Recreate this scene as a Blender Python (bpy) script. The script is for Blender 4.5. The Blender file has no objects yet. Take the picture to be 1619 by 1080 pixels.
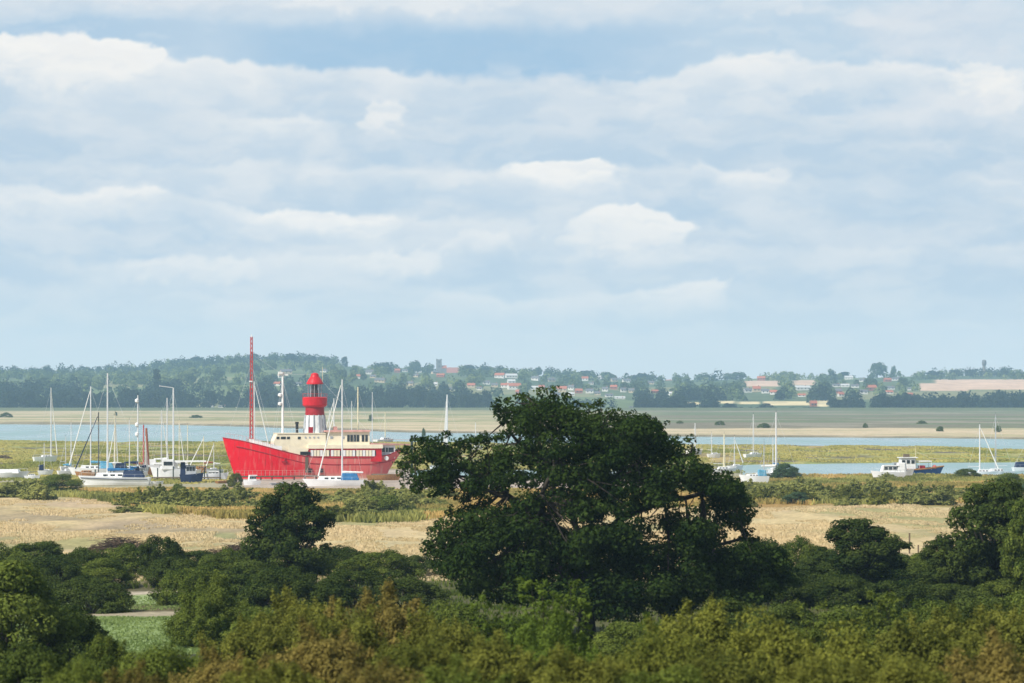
import bpy, math
import numpy as np
from mathutils import Vector, Matrix

F = 4500.0            # focal length in photo pixels (photo is 1619 wide)
CX, HY = 809.5, 620.0 # photo column of the view axis, row of the eye level
EYE = 18.0            # camera height above the river, metres
sc = bpy.context.scene
COL = sc.collection
rad = math.radians
RNG = np.random.default_rng(7)

# ------------------------------------------------------------------ noise / ground
def _hash(i, j, s):
    n = (i * 374761393 + j * 668265263 + s * 2147483647) & 0x7fffffff
    n = ((n ^ (n >> 13)) * 1274126177) & 0x7fffffff
    return ((n ^ (n >> 16)) & 0xffff) / 65535.0
def vnoise(x, y, s=0):
    x = np.asarray(x, float); y = np.asarray(y, float)
    xi = np.floor(x).astype(np.int64); yi = np.floor(y).astype(np.int64)
    fx = x - xi; fy = y - yi
    fx = fx * fx * (3 - 2 * fx); fy = fy * fy * (3 - 2 * fy)
    a = _hash(xi, yi, s); b = _hash(xi + 1, yi, s); c = _hash(xi, yi + 1, s); d = _hash(xi + 1, yi + 1, s)
    return (a * (1 - fx) + b * fx) * (1 - fy) + (c * (1 - fx) + d * fx) * fy
def fbm(x, y, s=0, o=4):
    t = 0; a = 0.5; w = 0
    for k in range(o):
        t = t + a * vnoise(x * 2 ** k, y * 2 ** k, s + k * 17); w += a; a *= 0.5
    return t / w
def sst(a, b, x):
    t = np.clip((np.asarray(x, float) - a) / (b - a), 0, 1)
    return t * t * (3 - 2 * t)

PD = [-400, 0, 40, 70, 110, 150, 190, 260, 330, 430, 490, 530, 600, 700, 1000, 1700, 2600, 20000]
PZ = [22, 16.2, 12.6, 9.0, 6.6, 5.0, 4.1, 3.2, 2.7, 1.7, 1.0, 0.55, 0.5, 0.45, 0.4, 1.2, 2.0, 2.0]
SKX = [-800, 0, 150, 200, 260, 330, 420, 500, 560, 650, 700, 800, 900, 1000, 1100, 1200, 1300, 1400, 1500, 1619, 2400]
SKY_ = [600, 592, 592, 590, 584, 577, 572, 576, 581, 587, 588, 593, 597, 602, 603, 601, 600, 597, 595, 594, 600]
def shore(px):
    near = np.interp(px, [-400, 0, 640, 1100, 1480, 1619, 2200], [1060, 1045, 1012, 955, 930, 890, 850])
    far = np.interp(px, [-400, 0, 200, 400, 640, 900, 1100, 1480, 2200], [1650, 1590, 1588, 1470, 1265, 1210, 1141, 1100, 1000])
    return near, far
def terr(x, d):
    x = np.asarray(x, float); d = np.asarray(d, float)
    z = np.interp(d, PD, PZ)
    px = CX + F * x / np.maximum(d, 1)
    z = z + (fbm(x / 14, d / 20, 3) - 0.5) * 1.0 * sst(60, 200, d) * (1 - sst(400, 500, d))
    z = z + (fbm(x / 30, d / 60, 5) - 0.5) * 0.25 * sst(560, 600, d)
    near, far = shore(px)
    wob = (fbm(x / 60, d / 200, 11) - 0.5) * 50
    m = sst(near - 14, near + 10, d + wob) * (1 - sst(far - 12, far + 12, d + wob * 0.7))
    z = z * (1 - m) - 1.6 * m
    cl = np.interp(px, [1120, 1165, 1200, 2600], [0, 0.0, 1, 1])
    top = np.interp(px, [1160, 1340, 1619], [705, 716, 732])
    m2 = cl * sst(598, 606, d) * (1 - sst(top - 10, top + 6, d + wob * .4))
    z = z * (1 - m2) - 1.2 * m2
    # small creek mouth round the ship berth
    m3 = sst(640, 665, px) * (1 - sst(1060, 1165, px)) * sst(585, 592, d) * (1 - sst(640, 660, d + wob * .5))
    z = z * (1 - m3) - 0.6 * m3
    H = EYE + (HY - np.interp(px, SKX, SKY_)) / F * 4500.0
    t = np.clip((d - 2620) / (4500 - 2620), 0, 1)
    hill = (H - 2.0) * (t ** 0.8 * (1 - 0.25 * t) / 0.75) + (fbm(x / 160, d / 260, 21) - .5) * 10 * np.clip(t * 4, 0, 1)
    z = z + np.where(d > 2620, hill * np.where(d > 4600, 1 - np.clip((d - 4600) / 6000, 0, .8), 1), 0)
    z = z + 2.6 * np.exp(-((d - 2480) / 14.0) ** 2)          # sea wall
    return z
def G(x, d): return float(terr(x, d))
def P(px, y, d): return Vector(((px - CX) / F * d, d, EYE - (y - HY) / F * d))
def PG(px, d):
    x = (px - CX) / F * d
    return Vector((x, d, G(x, d)))

# ------------------------------------------------------------------ materials
def ninp(nt, node, name, val):
    s = node.inputs[name]
    if hasattr(val, 'links'): nt.links.new(val, s)
    else: s.default_value = val
def rgb(c): return (c[0], c[1], c[2], 1.0)
def mat(name, col, rough=0.6, metal=0.0, var=0.15, scale=3.0, spec=0.3, bump=0.0, col2=None):
    m = bpy.data.materials.new(name); m.use_nodes = True
    nt = m.node_tree; b = nt.nodes['Principled BSDF']
    tc = nt.nodes.new('ShaderNodeTexCoord')
    n = nt.nodes.new('ShaderNodeTexNoise'); n.inputs['Scale'].default_value = scale; n.inputs['Detail'].default_value = 5
    nt.links.new(tc.outputs['Object'], n.inputs['Vector'])
    mx = nt.nodes.new('ShaderNodeMix'); mx.data_type = 'RGBA'
    c2 = col2 or tuple(c * (1 - var * 2) for c in col)
    mx.inputs[6].default_value = rgb(c2); mx.inputs[7].default_value = rgb(col)
    mr = nt.nodes.new('ShaderNodeMapRange'); mr.inputs[1].default_value = 0.35; mr.inputs[2].default_value = 0.6
    nt.links.new(n.outputs['Fac'], mr.inputs[0]); nt.links.new(mr.outputs[0], mx.inputs[0])
    nt.links.new(mx.outputs[2], b.inputs['Base Color'])
    b.inputs['Roughness'].default_value = rough; b.inputs['Metallic'].default_value = metal
    b.inputs['Specular IOR Level'].default_value = spec
    if bump:
        bp = nt.nodes.new('ShaderNodeBump'); bp.inputs['Strength'].default_value = bump; bp.inputs['Distance'].default_value = 0.05
        nt.links.new(n.outputs['Fac'], bp.inputs['Height']); nt.links.new(bp.outputs[0], b.inputs['Normal'])
    return m
def leafmat(name, a, b_, tl=0.3):
    m = bpy.data.materials.new(name); m.use_nodes = True
    nt = m.node_tree; nt.nodes.clear()
    out = nt.nodes.new('ShaderNodeOutputMaterial')
    at = nt.nodes.new('ShaderNodeAttribute'); at.attribute_name = 'tint'
    oi = nt.nodes.new('ShaderNodeObjectInfo')
    mx = nt.nodes.new('ShaderNodeMix'); mx.data_type = 'RGBA'
    mx.inputs[6].default_value = rgb(a); mx.inputs[7].default_value = rgb(b_)
    ad = nt.nodes.new('ShaderNodeMath'); ad.operation = 'MULTIPLY_ADD'
    ad.inputs[1].default_value = 0.3; 
    nt.links.new(oi.outputs['Random'], ad.inputs[0])
    sb = nt.nodes.new('ShaderNodeMath'); sb.operation = 'SUBTRACT'; sb.inputs[1].default_value = 0.15; sb.use_clamp = True
    nt.links.new(at.outputs['Fac'], ad.inputs[2]); nt.links.new(ad.outputs[0], sb.inputs[0]); nt.links.new(sb.outputs[0], mx.inputs[0])
    df = nt.nodes.new('ShaderNodeBsdfDiffuse'); tr = nt.nodes.new('ShaderNodeBsdfTranslucent')
    nt.links.new(mx.outputs[2], df.inputs[0]); nt.links.new(mx.outputs[2], tr.inputs[0])
    ms = nt.nodes.new('ShaderNodeMixShader'); ms.inputs[0].default_value = tl
    nt.links.new(df.outputs[0], ms.inputs[1]); nt.links.new(tr.outputs[0], ms.inputs[2])
    nt.links.new(ms.outputs[0], out.inputs[0])
    return m
M = {}
M['red'] = mat('fresh_red_paint', (0.60, 0.008, 0.018), 0.45, scale=0.7, var=0.12)
M['darkred'] = mat('dull_red_paint', (0.36, 0.012, 0.02), 0.6, scale=0.9)
M['pinkred'] = mat('faded_red_paint', (0.55, 0.09, 0.085), 0.65, scale=1.2, col2=(0.55, 0.22, 0.19))
M['pink'] = mat('faded_pink_roof', (0.62, 0.33, 0.28), 0.7, scale=1.0)
M['cream'] = mat('cream_paint', (0.84, 0.76, 0.57), 0.6, scale=1.0, var=0.05)
M['white'] = mat('white_paint', (0.80, 0.80, 0.78), 0.5, scale=1.4, var=0.05)
M['gel'] = mat('white_gelcoat', (0.82, 0.83, 0.84), 0.3, scale=0.8, var=0.04, spec=0.5)
M['greyhull'] = mat('grey_gelcoat', (0.42, 0.45, 0.48), 0.4, scale=1)
M['glass'] = mat('dark_window_glass', (0.03, 0.04, 0.05), 0.12, spec=0.6, var=0.1)
M['lens'] = mat('lantern_glass', (0.06, 0.05, 0.05), 0.15, spec=0.6)
M['black'] = mat('black_paint', (0.02, 0.02, 0.022), 0.5)
M['alu'] = mat('pale_aluminium', (0.72, 0.73, 0.74), 0.4, 0.2, var=0.06)
M['spar'] = mat('pale_wooden_spar', (0.74, 0.66, 0.44), 0.5, var=0.08)
M['redmast'] = mat('red_mast_paint', (0.50, 0.05, 0.045), 0.5)
M['blue'] = mat('bright_blue_canvas', (0.03, 0.16, 0.36), 0.8, var=0.12)
M['navy'] = mat('navy_canvas', (0.018, 0.035, 0.09), 0.8)
M['bluehull'] = mat('blue_hull_paint', (0.015, 0.10, 0.34), 0.4)
M['lightblue'] = mat('pale_blue_canvas', (0.12, 0.36, 0.52), 0.8)
M['wood'] = mat('varnished_wood', (0.38, 0.19, 0.07), 0.55, scale=4)
M['oldwood'] = mat('weathered_timber', (0.16, 0.12, 0.08), 0.85, scale=4, bump=0.4)
M['greypost'] = mat('tarred_pile', (0.035, 0.055, 0.05), 0.8)
M['tan'] = mat('tan_sailcloth', (0.38, 0.13, 0.07), 0.8)
M['sail'] = mat('white_sailcloth', (0.78, 0.78, 0.74), 0.7, var=0.05)
M['anti'] = mat('antifouling_paint', (0.10, 0.03, 0.03), 0.7)
M['bark'] = mat('grey_brown_bark', (0.045, 0.038, 0.028), 0.9, scale=6, bump=0.6, var=.25)
M['twig'] = mat('dry_brown_twigs', (0.11, 0.075, 0.05), 0.9)
M['brick'] = mat('red_brick_wall', (0.34, 0.13, 0.08), 0.85)
M['render'] = mat('white_rendered_wall', (0.74, 0.72, 0.66), 0.8)
M['buff'] = mat('buff_wall', (0.55, 0.45, 0.30), 0.85)
M['tileroof'] = mat('red_tile_roof', (0.46, 0.15, 0.08), 0.85)
M['slate'] = mat('grey_slate_roof', (0.16, 0.16, 0.17), 0.7)
M['stone'] = mat('flint_stone_wall', (0.22, 0.21, 0.19), 0.9)
M['paleroof'] = mat('pale_sheet_roof', (0.60, 0.60, 0.57), 0.6)
L_ = {
 'oak': ((0.011, 0.026, 0.007), (0.066, 0.104, 0.022)),  # cloud shade over the oak is put into these dark leaf colours
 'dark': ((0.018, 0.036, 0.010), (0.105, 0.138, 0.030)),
 'mid': ((0.035, 0.062, 0.012), (0.185, 0.225, 0.042)),
 'olive': ((0.050, 0.068, 0.014), (0.250, 0.255, 0.048)),
 'russet': ((0.070, 0.070, 0.018), (0.310, 0.245, 0.065)),
 'yellow': ((0.080, 0.100, 0.018), (0.295, 0.300, 0.052)),
 'bright': ((0.06, 0.10, 0.016), (0.160, 0.220, 0.035)),
 'scrub': ((0.11, 0.135, 0.035), (0.400, 0.400, 0.120)),
 'bluegreen': ((0.045, 0.085, 0.040), (0.110, 0.165, 0.075)),
 'fardark': ((0.010, 0.022, 0.012), (0.034, 0.052, 0.022)),  # cloud shadow on the waterside wood is put into this darker tone
 'farmid': ((0.035, 0.058, 0.022), (0.105, 0.145, 0.045)),
 'farpale': ((0.100, 0.140, 0.045), (0.220, 0.265, 0.085)),
}
for k, (a, b) in L_.items(): M[k] = leafmat(k + '_foliage', a, b, 0.22 if k.startswith('far') else 0.3)

# ------------------------------------------------------------------ mesh helpers
class MB:
    def __init__(s): s.v = []; s.f = []
    def add(s, vs, fs):
        o = len(s.v); s.v += [tuple(v) for v in vs]; s.f += [tuple(i + o for i in f) for f in fs]
        return s
    def box(s, x0, x1, y0, y1, z0, z1, tx=0, ty=0):
        vs = [(x0, y0, z0), (x1, y0, z0), (x1, y1, z0), (x0, y1, z0),
              (x0 + tx, y0 + ty, z1), (x1 - tx, y0 + ty, z1), (x1 - tx, y1 - ty, z1), (x0 + tx, y1 - ty, z1)]
        return s.add(vs, [(3, 2, 1, 0), (4, 5, 6, 7), (0, 1, 5, 4), (1, 2, 6, 5), (2, 3, 7, 6), (3, 0, 4, 7)])
    def tube(s, p0, p1, r0, r1=None, n=8):
        r1 = r0 if r1 is None else r1
        p0 = Vector(p0); p1 = Vector(p1); d = (p1 - p0)
        if d.length < 1e-6: return s
        d.normalize(); a = d.orthogonal().normalized(); b = d.cross(a)
        vs = []
        for p, r in ((p0, r0), (p1, r1)):
            for k in range(n):
                t = 2 * math.pi * k / n; vs.append(p + (a * math.cos(t) + b * math.sin(t)) * r)
        fs = [(k, (k + 1) % n, n + (k + 1) % n, n + k) for k in range(n)] + [tuple(range(n))[::-1], tuple(range(n, 2 * n))]
        return s.add(vs, fs)
    def lathe(s, prof, n=24, c=(0, 0)):
        vs = []; fs = []
        for r, z in prof:
            for k in range(n):
                t = 2 * math.pi * k / n; vs.append((c[0] + r * math.cos(t), c[1] + r * math.sin(t), z))
        for i in range(len(prof) - 1):
            for k in range(n):
                fs.append((i * n + k, i * n + (k + 1) % n, (i + 1) * n + (k + 1) % n, (i + 1) * n + k))
        fs.append(tuple(range(n))[::-1]); fs.append(tuple(range((len(prof) - 1) * n, len(prof) * n)))
        return s.add(vs, fs)
    def build(s, name, m, parent=None, smooth=False, bev=0):
        me = bpy.data.meshes.new(name); me.from_pydata(s.v, [], s.f); me.update()
        if m: me.materials.append(m)
        if smooth: me.shade_smooth()
        o = bpy.data.objects.new(name, me); COL.objects.link(o)
        if parent: o.parent = parent
        if bev:
            b = o.modifiers.new('bevel', 'BEVEL'); b.width = bev; b.segments = 2; b.limit_method = 'ANGLE'
        return o
def thing(name, label, cat, loc=(0, 0, 0), rz=0, group=None):
    o = bpy.data.objects.new(name, None); COL.objects.link(o); o.empty_display_size = 0.5
    o.location = loc; o.rotation_euler = (0, 0, rz); o['label'] = label; o['category'] = cat
    if group: o['group'] = group
    return o
def tag(o, label, cat, group=None):
    o['label'] = label; o['category'] = cat
    if group: o['group'] = group
    return o
def dup(root, loc, rz, label, group=None, scale=(1, 1, 1)):
    r = root.copy(); COL.objects.link(r); r.location = loc; r.rotation_euler = (0, 0, rz); r.scale = scale; r['label'] = label
    if group: r['group'] = group
    for ch in list(root.children):
        c = ch.copy(); COL.objects.link(c); c.parent = r
        for g in ch.children:
            q = g.copy(); COL.objects.link(q); q.parent = c
    return r
def npmesh(name, V, Fc, m, tint=None, parent=None, smooth=False):
    me = bpy.data.meshes.new(name); nv = len(V); nf, k = Fc.shape
    me.vertices.add(nv); me.vertices.foreach_set('co', np.ascontiguousarray(V, np.float32).ravel())
    me.loops.add(nf * k); me.loops.foreach_set('vertex_index', np.ascontiguousarray(Fc, np.int32).ravel())
    me.polygons.add(nf); me.polygons.foreach_set('loop_start', np.arange(0, nf * k, k, dtype=np.int32))
    me.update(calc_edges=True)
    if tint is not None:
        a = me.attributes.new('tint', 'FLOAT', 'FACE'); a.data.foreach_set('value', np.ascontiguousarray(tint, np.float32))
    if m: me.materials.append(m)
    if smooth: me.shade_smooth()
    o = bpy.data.objects.new(name, me); COL.objects.link(o)
    if parent: o.parent = parent
    return o

# ------------------------------------------------------------------ foliage
def unit(v): return v / np.maximum(np.linalg.norm(v, axis=1, keepdims=True), 1e-6)
def leafquads(pts, nrm, size, rng, asp=0.6):
    n = len(pts); t = unit(np.cross(nrm, unit(rng.normal(size=(n, 3))))); b = np.cross(nrm, t)
    s = (size * rng.uniform(0.6, 1.25, n))[:, None]
    bend = nrm * s * rng.uniform(-.25, .25, (n, 1))
    V = np.stack([pts - t * s, pts + b * s * asp + bend, pts + t * s, pts - b * s * asp + bend], 1).reshape(-1, 3)
    return V, np.arange(n * 4).reshape(n, 4)
def blobleaves(C, R, per, size, rng, up=0.25, rough=0.75, shell=0.55, tintc=None):
    """leaves in ellipsoid clumps: C centres, R radii (n,3)"""
    pts = []; nr = []; ti = []
    for i, (c, r) in enumerate(zip(C, R)):
        n = max(8, int(per * (r[0] * r[1] + r[0] * r[2]) / 2))
        d = unit(rng.normal(size=(n, 3)))
        # knobbly sub-lobes so the clump outline is uneven
        k = unit(rng.normal(size=(7, 3))); b = np.max(d @ k.T, axis=1)
        rr = (shell + (1 - shell) * rng.random(n) ** 0.5) * (0.72 + 0.38 * b)
        pts.append(c + d * r * rr[:, None])
        nr.append(unit(d + rng.normal(size=(n, 3)) * rough * 0.6 + np.array([0, 0, up])))
        ct = tintc[i] if tintc is not None else rng.random()
        ti.append(np.clip(0.55 * ct + 0.45 * rng.random(n), 0, 1))
    pts = np.concatenate(pts); V, Fc = leafquads(pts, np.concatenate(nr), size, rng)
    return V, Fc, np.concatenate(ti)
def sprayleaves(tips, base, per, size, rj, rng, start=0.35):
    pts = []; nr = []; ti = []
    for tip in tips:
        ln = np.linalg.norm(tip - base); n = max(10, int(per * ln))
        t = rng.random(n) ** 0.7; side = unit(rng.normal(size=(1, 3)))[0] * ln * 0.06
        p = base + (tip - base) * (start + (1 - start) * t)[:, None] + side * np.sin(t * 3.1)[:, None]
        jr = rj * (1.15 - t)[:, None]
        off = rng.normal(size=(n, 3)) * jr
        pts.append(p + off)
        nr.append(unit(unit(tip[None, :] - base) * .5 + unit(off + 1e-5) * 0.6 + rng.normal(size=(n, 3)) * 0.5 + np.array([0, 0, .35])))
        ct = rng.random(); ti.append(np.clip(0.45 * ct + 0.35 * rng.random(n) + 0.2 * t, 0, 1))
    pts = np.concatenate(pts); V, Fc = leafquads(pts, np.concatenate(nr), size, rng, 0.5)
    return V, Fc, np.concatenate(ti)

PROTO = {}
def get_bush(kind, k, leafm, stemm=None):
    """unit plant: 1 wide radius .5, height 1, built at a real size W0,H0 and re-scaled"""
    key = (kind, k, leafm)
    if key in PROTO: return PROTO[key]
    rng = np.random.default_rng(hash((len(kind), k, leafm)) % 1000 if False else (sum(map(ord, kind)) * 31 + k * 101 + sum(map(ord, leafm))))
    W0, H0 = {'shrub': (5.0, 4.2), 'bush': (5.0, 4.0), 'tree': (6.5, 7.2), 'far': (12, 11), 'poplar': (5, 18), 'scrub': (4.5, 2.6), 'sapling': (3.2, 4.6), 'low': (6, 3.2), 'hedge': (7.5, 4.0)}[kind]
    st = MB()
    if kind in ('shrub', 'sapling', 'scrub'):
        n = {'shrub': 150, 'sapling': 34, 'scrub': 50}[kind]
        az = rng.random(n) * 6.283; el = np.arccos(rng.uniform(0.0, 1, n)) if kind != 'sapling' else np.arccos(rng.uniform(.35, 1, n))
        rr = rng.uniform(0.62, 1.0, n) * (0.84 + 0.3 * vnoise(az * 1.3, el * 3, k))
        tips = np.stack([np.cos(az) * np.sin(el) * W0 / 2 * rr, np.sin(az) * np.sin(el) * W0 / 2 * rr, 0.10 * H0 + np.cos(el) * .90 * H0 * rr], 1)
        if kind == 'sapling':
            for q in range(6):
                a = q * 1.05; tips = np.vstack([tips, [[math.cos(a) * .9, math.sin(a) * .9, H0 * rng.uniform(.8, 1.02)]]])
        base = np.array([0, 0, 0.12 * H0])
        if kind == 'shrub':
            tips = tips[:110]
        per, size, rj = {'shrub': (330, 0.052, 0.40), 'sapling': (300, 0.06, 0.36), 'scrub': (90, 0.15, 0.34)}[kind]
        if kind == 'sapling':
            Vs, Fs, Ts, o_ = [], [], [], 0
            for q in range(7):   # upright leaders, each with loose side sprays that shorten towards the tip
                a = q * .9 + k; ld = np.array([math.cos(a) * rng.uniform(.25, .8), math.sin(a) * rng.uniform(.25, .8), H0 * rng.uniform(.62, 1.0)])
                for j in range(15):
                    t_ = rng.uniform(.18, 1.0); b_ = base + (ld - base) * t_; an = rng.uniform(0, 6.283); ln = rng.uniform(.35, .95) * (1.15 - t_ * .75)
                    tip = b_ + np.array([math.cos(an) * ln, math.sin(an) * ln, ln * rng.uniform(.1, .7)])
                    v, f, t2 = sprayleaves(np.array([tip]), b_, 170, size, .12, rng, 0.0); Vs.append(v); Fs.append(f + o_); Ts.append(t2); o_ += len(v)
                st.tube(base, ld, .035, .01, 5)
            V, Fc, T = np.concatenate(Vs), np.concatenate(Fs), np.concatenate(Ts)
        else:
            V, Fc, T = sprayleaves(tips, base, per, size, rj, rng, 0.22)
        if kind == 'shrub':
            n2 = 70; a2 = rng.random(n2) * 6.283; c2 = rng.uniform(-.1, 1, n2); s2 = np.sqrt(np.clip(1 - c2 ** 2, 0, 1)) * rng.uniform(.5, 1, n2) ** .5
            w2 = .78 + .4 * vnoise(a2 * 1.4, c2 * 2 + 4, k + 3)
            C2 = np.stack([np.cos(a2) * s2 * w2 * W0 * .42, np.sin(a2) * s2 * w2 * W0 * .42, H0 * (.14 + .66 * c2 * w2)], 1)
            V2, F2, T2 = blobleaves(C2, .55 * rng.uniform(.5, 1.3, (n2, 1)) * np.array([[1.1, 1.1, .85]]), 1150, .058, rng, up=.3, shell=.35)
            Fc = np.concatenate([Fc, F2 + len(V)]); V = np.concatenate([V, V2]); T = np.concatenate([T, T2])
        for tp in tips[::4]:
            m_ = tp * 0.5 + np.array([0, 0, .1]); st.tube((tp[0] * .05, tp[1] * .05, 0), m_, .05, .03, 5); st.tube(m_, tp * .97, .03, .008, 4)
    else:
        n = {'bush': 60, 'tree': 130, 'far': 26, 'poplar': 16, 'low': 50, 'hedge': 95}[kind]
        az = rng.random(n) * 6.283; cz = rng.uniform(-0.55, 1, n); rr = rng.uniform(0.45 if kind != 'tree' else .08, 1, n) ** .5
        if kind == 'far': cz = rng.uniform(-.9, 1, n)
        if kind == 'tree': cz = rng.uniform(-.95, 1, n)
        if kind in ('bush', 'low', 'hedge'): cz = rng.uniform(-.2, 1, n)
        wob = (0.60 + 0.62 * vnoise(az * 1.6 + 9, cz * 2.4 + 5, k)) if kind == 'tree' else (0.74 + 0.45 * vnoise(az * 1.4 + 9, cz * 2 + 5, k))
        sw = np.sqrt(np.clip(1 - cz ** 2, 0, 1)) * rr * wob
        zc = {'bush': (.2, .72), 'low': (.15, .75), 'hedge': (.2, .7), 'tree': (.48, .46), 'far': (.52, .42), 'poplar': (.5, .5)}[kind]
        rad_ = {'bush': .58, 'tree': .55, 'far': 2.1, 'poplar': 1.3, 'low': .6, 'hedge': .62}[kind]
        hz_ = (0.86 + .28 * vnoise(az * 1.3 + 3, cz * 0 + k * 7.3, k + 40)) if kind in ('bush', 'low', 'tree', 'hedge') else 1.0
        C = np.stack([np.cos(az) * sw * (W0 / 2 - rad_ * .5), np.sin(az) * sw * (W0 / 2 - rad_ * .5), H0 * (zc[0] + zc[1] * cz * .9) * hz_], 1)
        if kind == 'poplar': C[:, :2] *= 0.55 * (1.1 - (C[:, 2:3] / H0) * .8)
        R = rad_ * rng.uniform(.5, 1.35, (n, 1)) * np.array([[1.1, 1.1, .8]])
        per, size = {'bush': (950, 0.08), 'tree': (800, 0.105), 'far': (9.5, 0.85), 'poplar': (14, .7), 'low': (520, .11), 'hedge': (620, .095)}[kind]
        V, Fc, T = blobleaves(C, R, per, size, rng, up=.35, shell=.45)
        if kind in ('tree', 'far', 'poplar'):
            th = H0 * .3; tr = {'tree': .16, 'far': .35, 'poplar': .3}[kind]
            st.tube((0, 0, -.3), (0.05, 0, th), tr, tr * .75, 8)
            for c in C[::3]: st.tube((0.05, 0, th * rng.uniform(.7, 1)), c, tr * .45, tr * .12, 5)
        else:
            for c in C[::3]: st.tube((c[0] * .1, c[1] * .1, -.1), c, .06, .02, 5)
    V = V.copy(); V[:, 2] *= H0 / np.percentile(V[:, 2], 99.6)
    V[:, :2] *= (W0 / 2) / np.percentile(np.hypot(V[:, 0], V[:, 1]), 98.5); V[:, 2] = np.maximum(V[:, 2], 0.02)
    root = bpy.data.objects.new({'far': 'tree', 'poplar': 'poplar_tree', 'tree': 'tree', 'sapling': 'sapling'}.get(kind, 'shrub'), None)
    cr = npmesh('crown' if kind in ('far', 'poplar', 'tree') else 'foliage', V / np.array([W0, W0, H0]), Fc, M[leafm], T)
    st.v = [(a / W0, b / W0, c / H0) for a, b, c in st.v]
    sm = st.build('trunk' if kind in ('far', 'poplar', 'tree') else 'stem', M[stemm or 'bark'])
    PROTO[key] = (root, cr, sm)
    return PROTO[key]
used_proto = set()
def plant(kind, k, leafm, px, ytop, wpx, d, label, cat=None, group=None, name=None, rot=None, base_z=None, sink=0.1):
    root, cr, sm = get_bush(kind, k, leafm)
    p = PG(px, d)
    if base_z is not None: p.z = base_z
    H = EYE - (ytop - HY) / F * d - p.z + sink
    W = wpx / F * d
    o = root.copy(); COL.objects.link(o)
    if name: o.name = name
    for ch in (cr, sm):
        if ch.name not in used_proto and ch.parent is None:
            c = ch
        else:
            c = ch.copy(); COL.objects.link(c)
        c.parent = o
    o.location = (p.x, p.y, p.z - sink); o.scale = (W, W, max(H, .3))
    o.rotation_euler = (0, 0, (px * 1.7 + d) % 6.28 if rot is None else rot)
    cat = cat or {'tree': 'tree', 'far': 'tree', 'poplar': 'tree', 'sapling': 'young tree'}.get(kind, 'shrub')
    return tag(o, label, cat, group)
HAZE = 0.000130
# ------------------------------------------------------------------ world, sun, camera
SUN_AZ_VEC = Vector((-0.56, -0.50, 0.66)).normalized()
def build_world():
    w = bpy.data.worlds.new('World'); sc.world = w; w.use_nodes = True
    nt = w.node_tree; nt.nodes.clear(); N = nt.nodes; Lk = nt.links
    sk = N.new('ShaderNodeTexSky'); sk.sky_type = 'NISHITA'; sk.sun_disc = False
    sk.sun_elevation = math.asin(SUN_AZ_VEC.z); sk.sun_rotation = math.atan2(SUN_AZ_VEC.x, SUN_AZ_VEC.y)
    bg1 = N.new('ShaderNodeBackground'); Lk.new(sk.outputs[0], bg1.inputs[0]); bg1.inputs[1].default_value = 0.10
    bg2 = N.new('ShaderNodeBackground'); bg2.inputs[0].default_value = (0.55, 0.63, 0.72, 1); bg2.inputs[1].default_value = 1.0
    tc = N.new('ShaderNodeTexCoord')
    n = N.new('ShaderNodeTexNoise'); n.inputs['Scale'].default_value = 3.0; n.inputs['Detail'].default_value = 3
    Lk.new(tc.outputs['Generated'], n.inputs['Vector'])
    mr = N.new('ShaderNodeMapRange'); mr.inputs[1].default_value = .62; mr.inputs[2].default_value = .42
    Lk.new(n.outputs['Fac'], mr.inputs[0])
    ms = N.new('ShaderNodeMixShader'); Lk.new(mr.outputs[0], ms.inputs[0]); Lk.new(bg2.outputs[0], ms.inputs[1]); Lk.new(bg1.outputs[0], ms.inputs[2])
    out = N.new('ShaderNodeOutputWorld'); Lk.new(ms.outputs[0], out.inputs[0])
BL = (0.345, 0.520, 0.695); GR = (0.515, 0.635, 0.740); CR = (0.875, 0.855, 0.820); WH = (0.76, 0.785, 0.80); PK = (0.70, 0.73, 0.77)
# banks of stratocumulus, nearest first: crisp sunlit top edge (bearing, height, brightness), fading down into a grey-blue base
BANKS = [
    (60, [(0, 62, .85), (100, 58, 1), (225, 78, .95), (250, 94, .5), (420, 100, .45), (500, 98, .3), (600, 108, .4), (800, 120, .15), (960, 118, .2), (1010, 126, .45), (1100, 100, .45), (1250, 86, .5), (1340, 98, .5), (1480, 108, .45), (1619, 112, .5)]),
    (46, [(0, 178, .05), (300, 176, .2), (380, 182, .5), (470, 186, .5), (540, 196, .1), (1619, 200, .0)]),
    (38, [(0, 262, .2), (150, 244, .15), (200, 257, .3), (400, 258, .4), (560, 262, .35), (740, 268, .45), (860, 260, .95), (955, 255, 1), (975, 264, .3), (1050, 258, .3), (1110, 249, .4), (1160, 266, .6), (1260, 276, .35), (1480, 277, .05), (1619, 288, .4)]),
    (44, [(0, 300, .6), (240, 294, .65), (275, 304, .25), (420, 328, .65), (500, 328, .85), (610, 330, .8), (640, 342, .35), (880, 346, .3), (920, 326, .85), (975, 318, .95), (1000, 333, .9), (1062, 342, .85), (1080, 358, .15), (1619, 350, .1)]),
    (34, [(0, 392, .1), (150, 408, .25), (210, 404, .55), (380, 404, .6), (430, 402, .3), (560, 394, .55), (690, 396, .5), (740, 366, .45), (810, 358, .5), (830, 392, .2), (900, 394, .45), (1110, 386, .35), (1400, 384, .35), (1619, 392, .3)]),
    (30, [(0, 440, .35), (60, 446, .1), (340, 458, .3), (420, 470, .3), (600, 450, .2), (780, 470, .45), (900, 458, .4), (1000, 450, .55), (1080, 446, .7), (1150, 440, .8), (1166, 458, .1), (1619, 470, .12)]),
    (30, [(0, 520, .15), (500, 508, .2), (1000, 520, .2), (1619, 505, .2)])]
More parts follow.
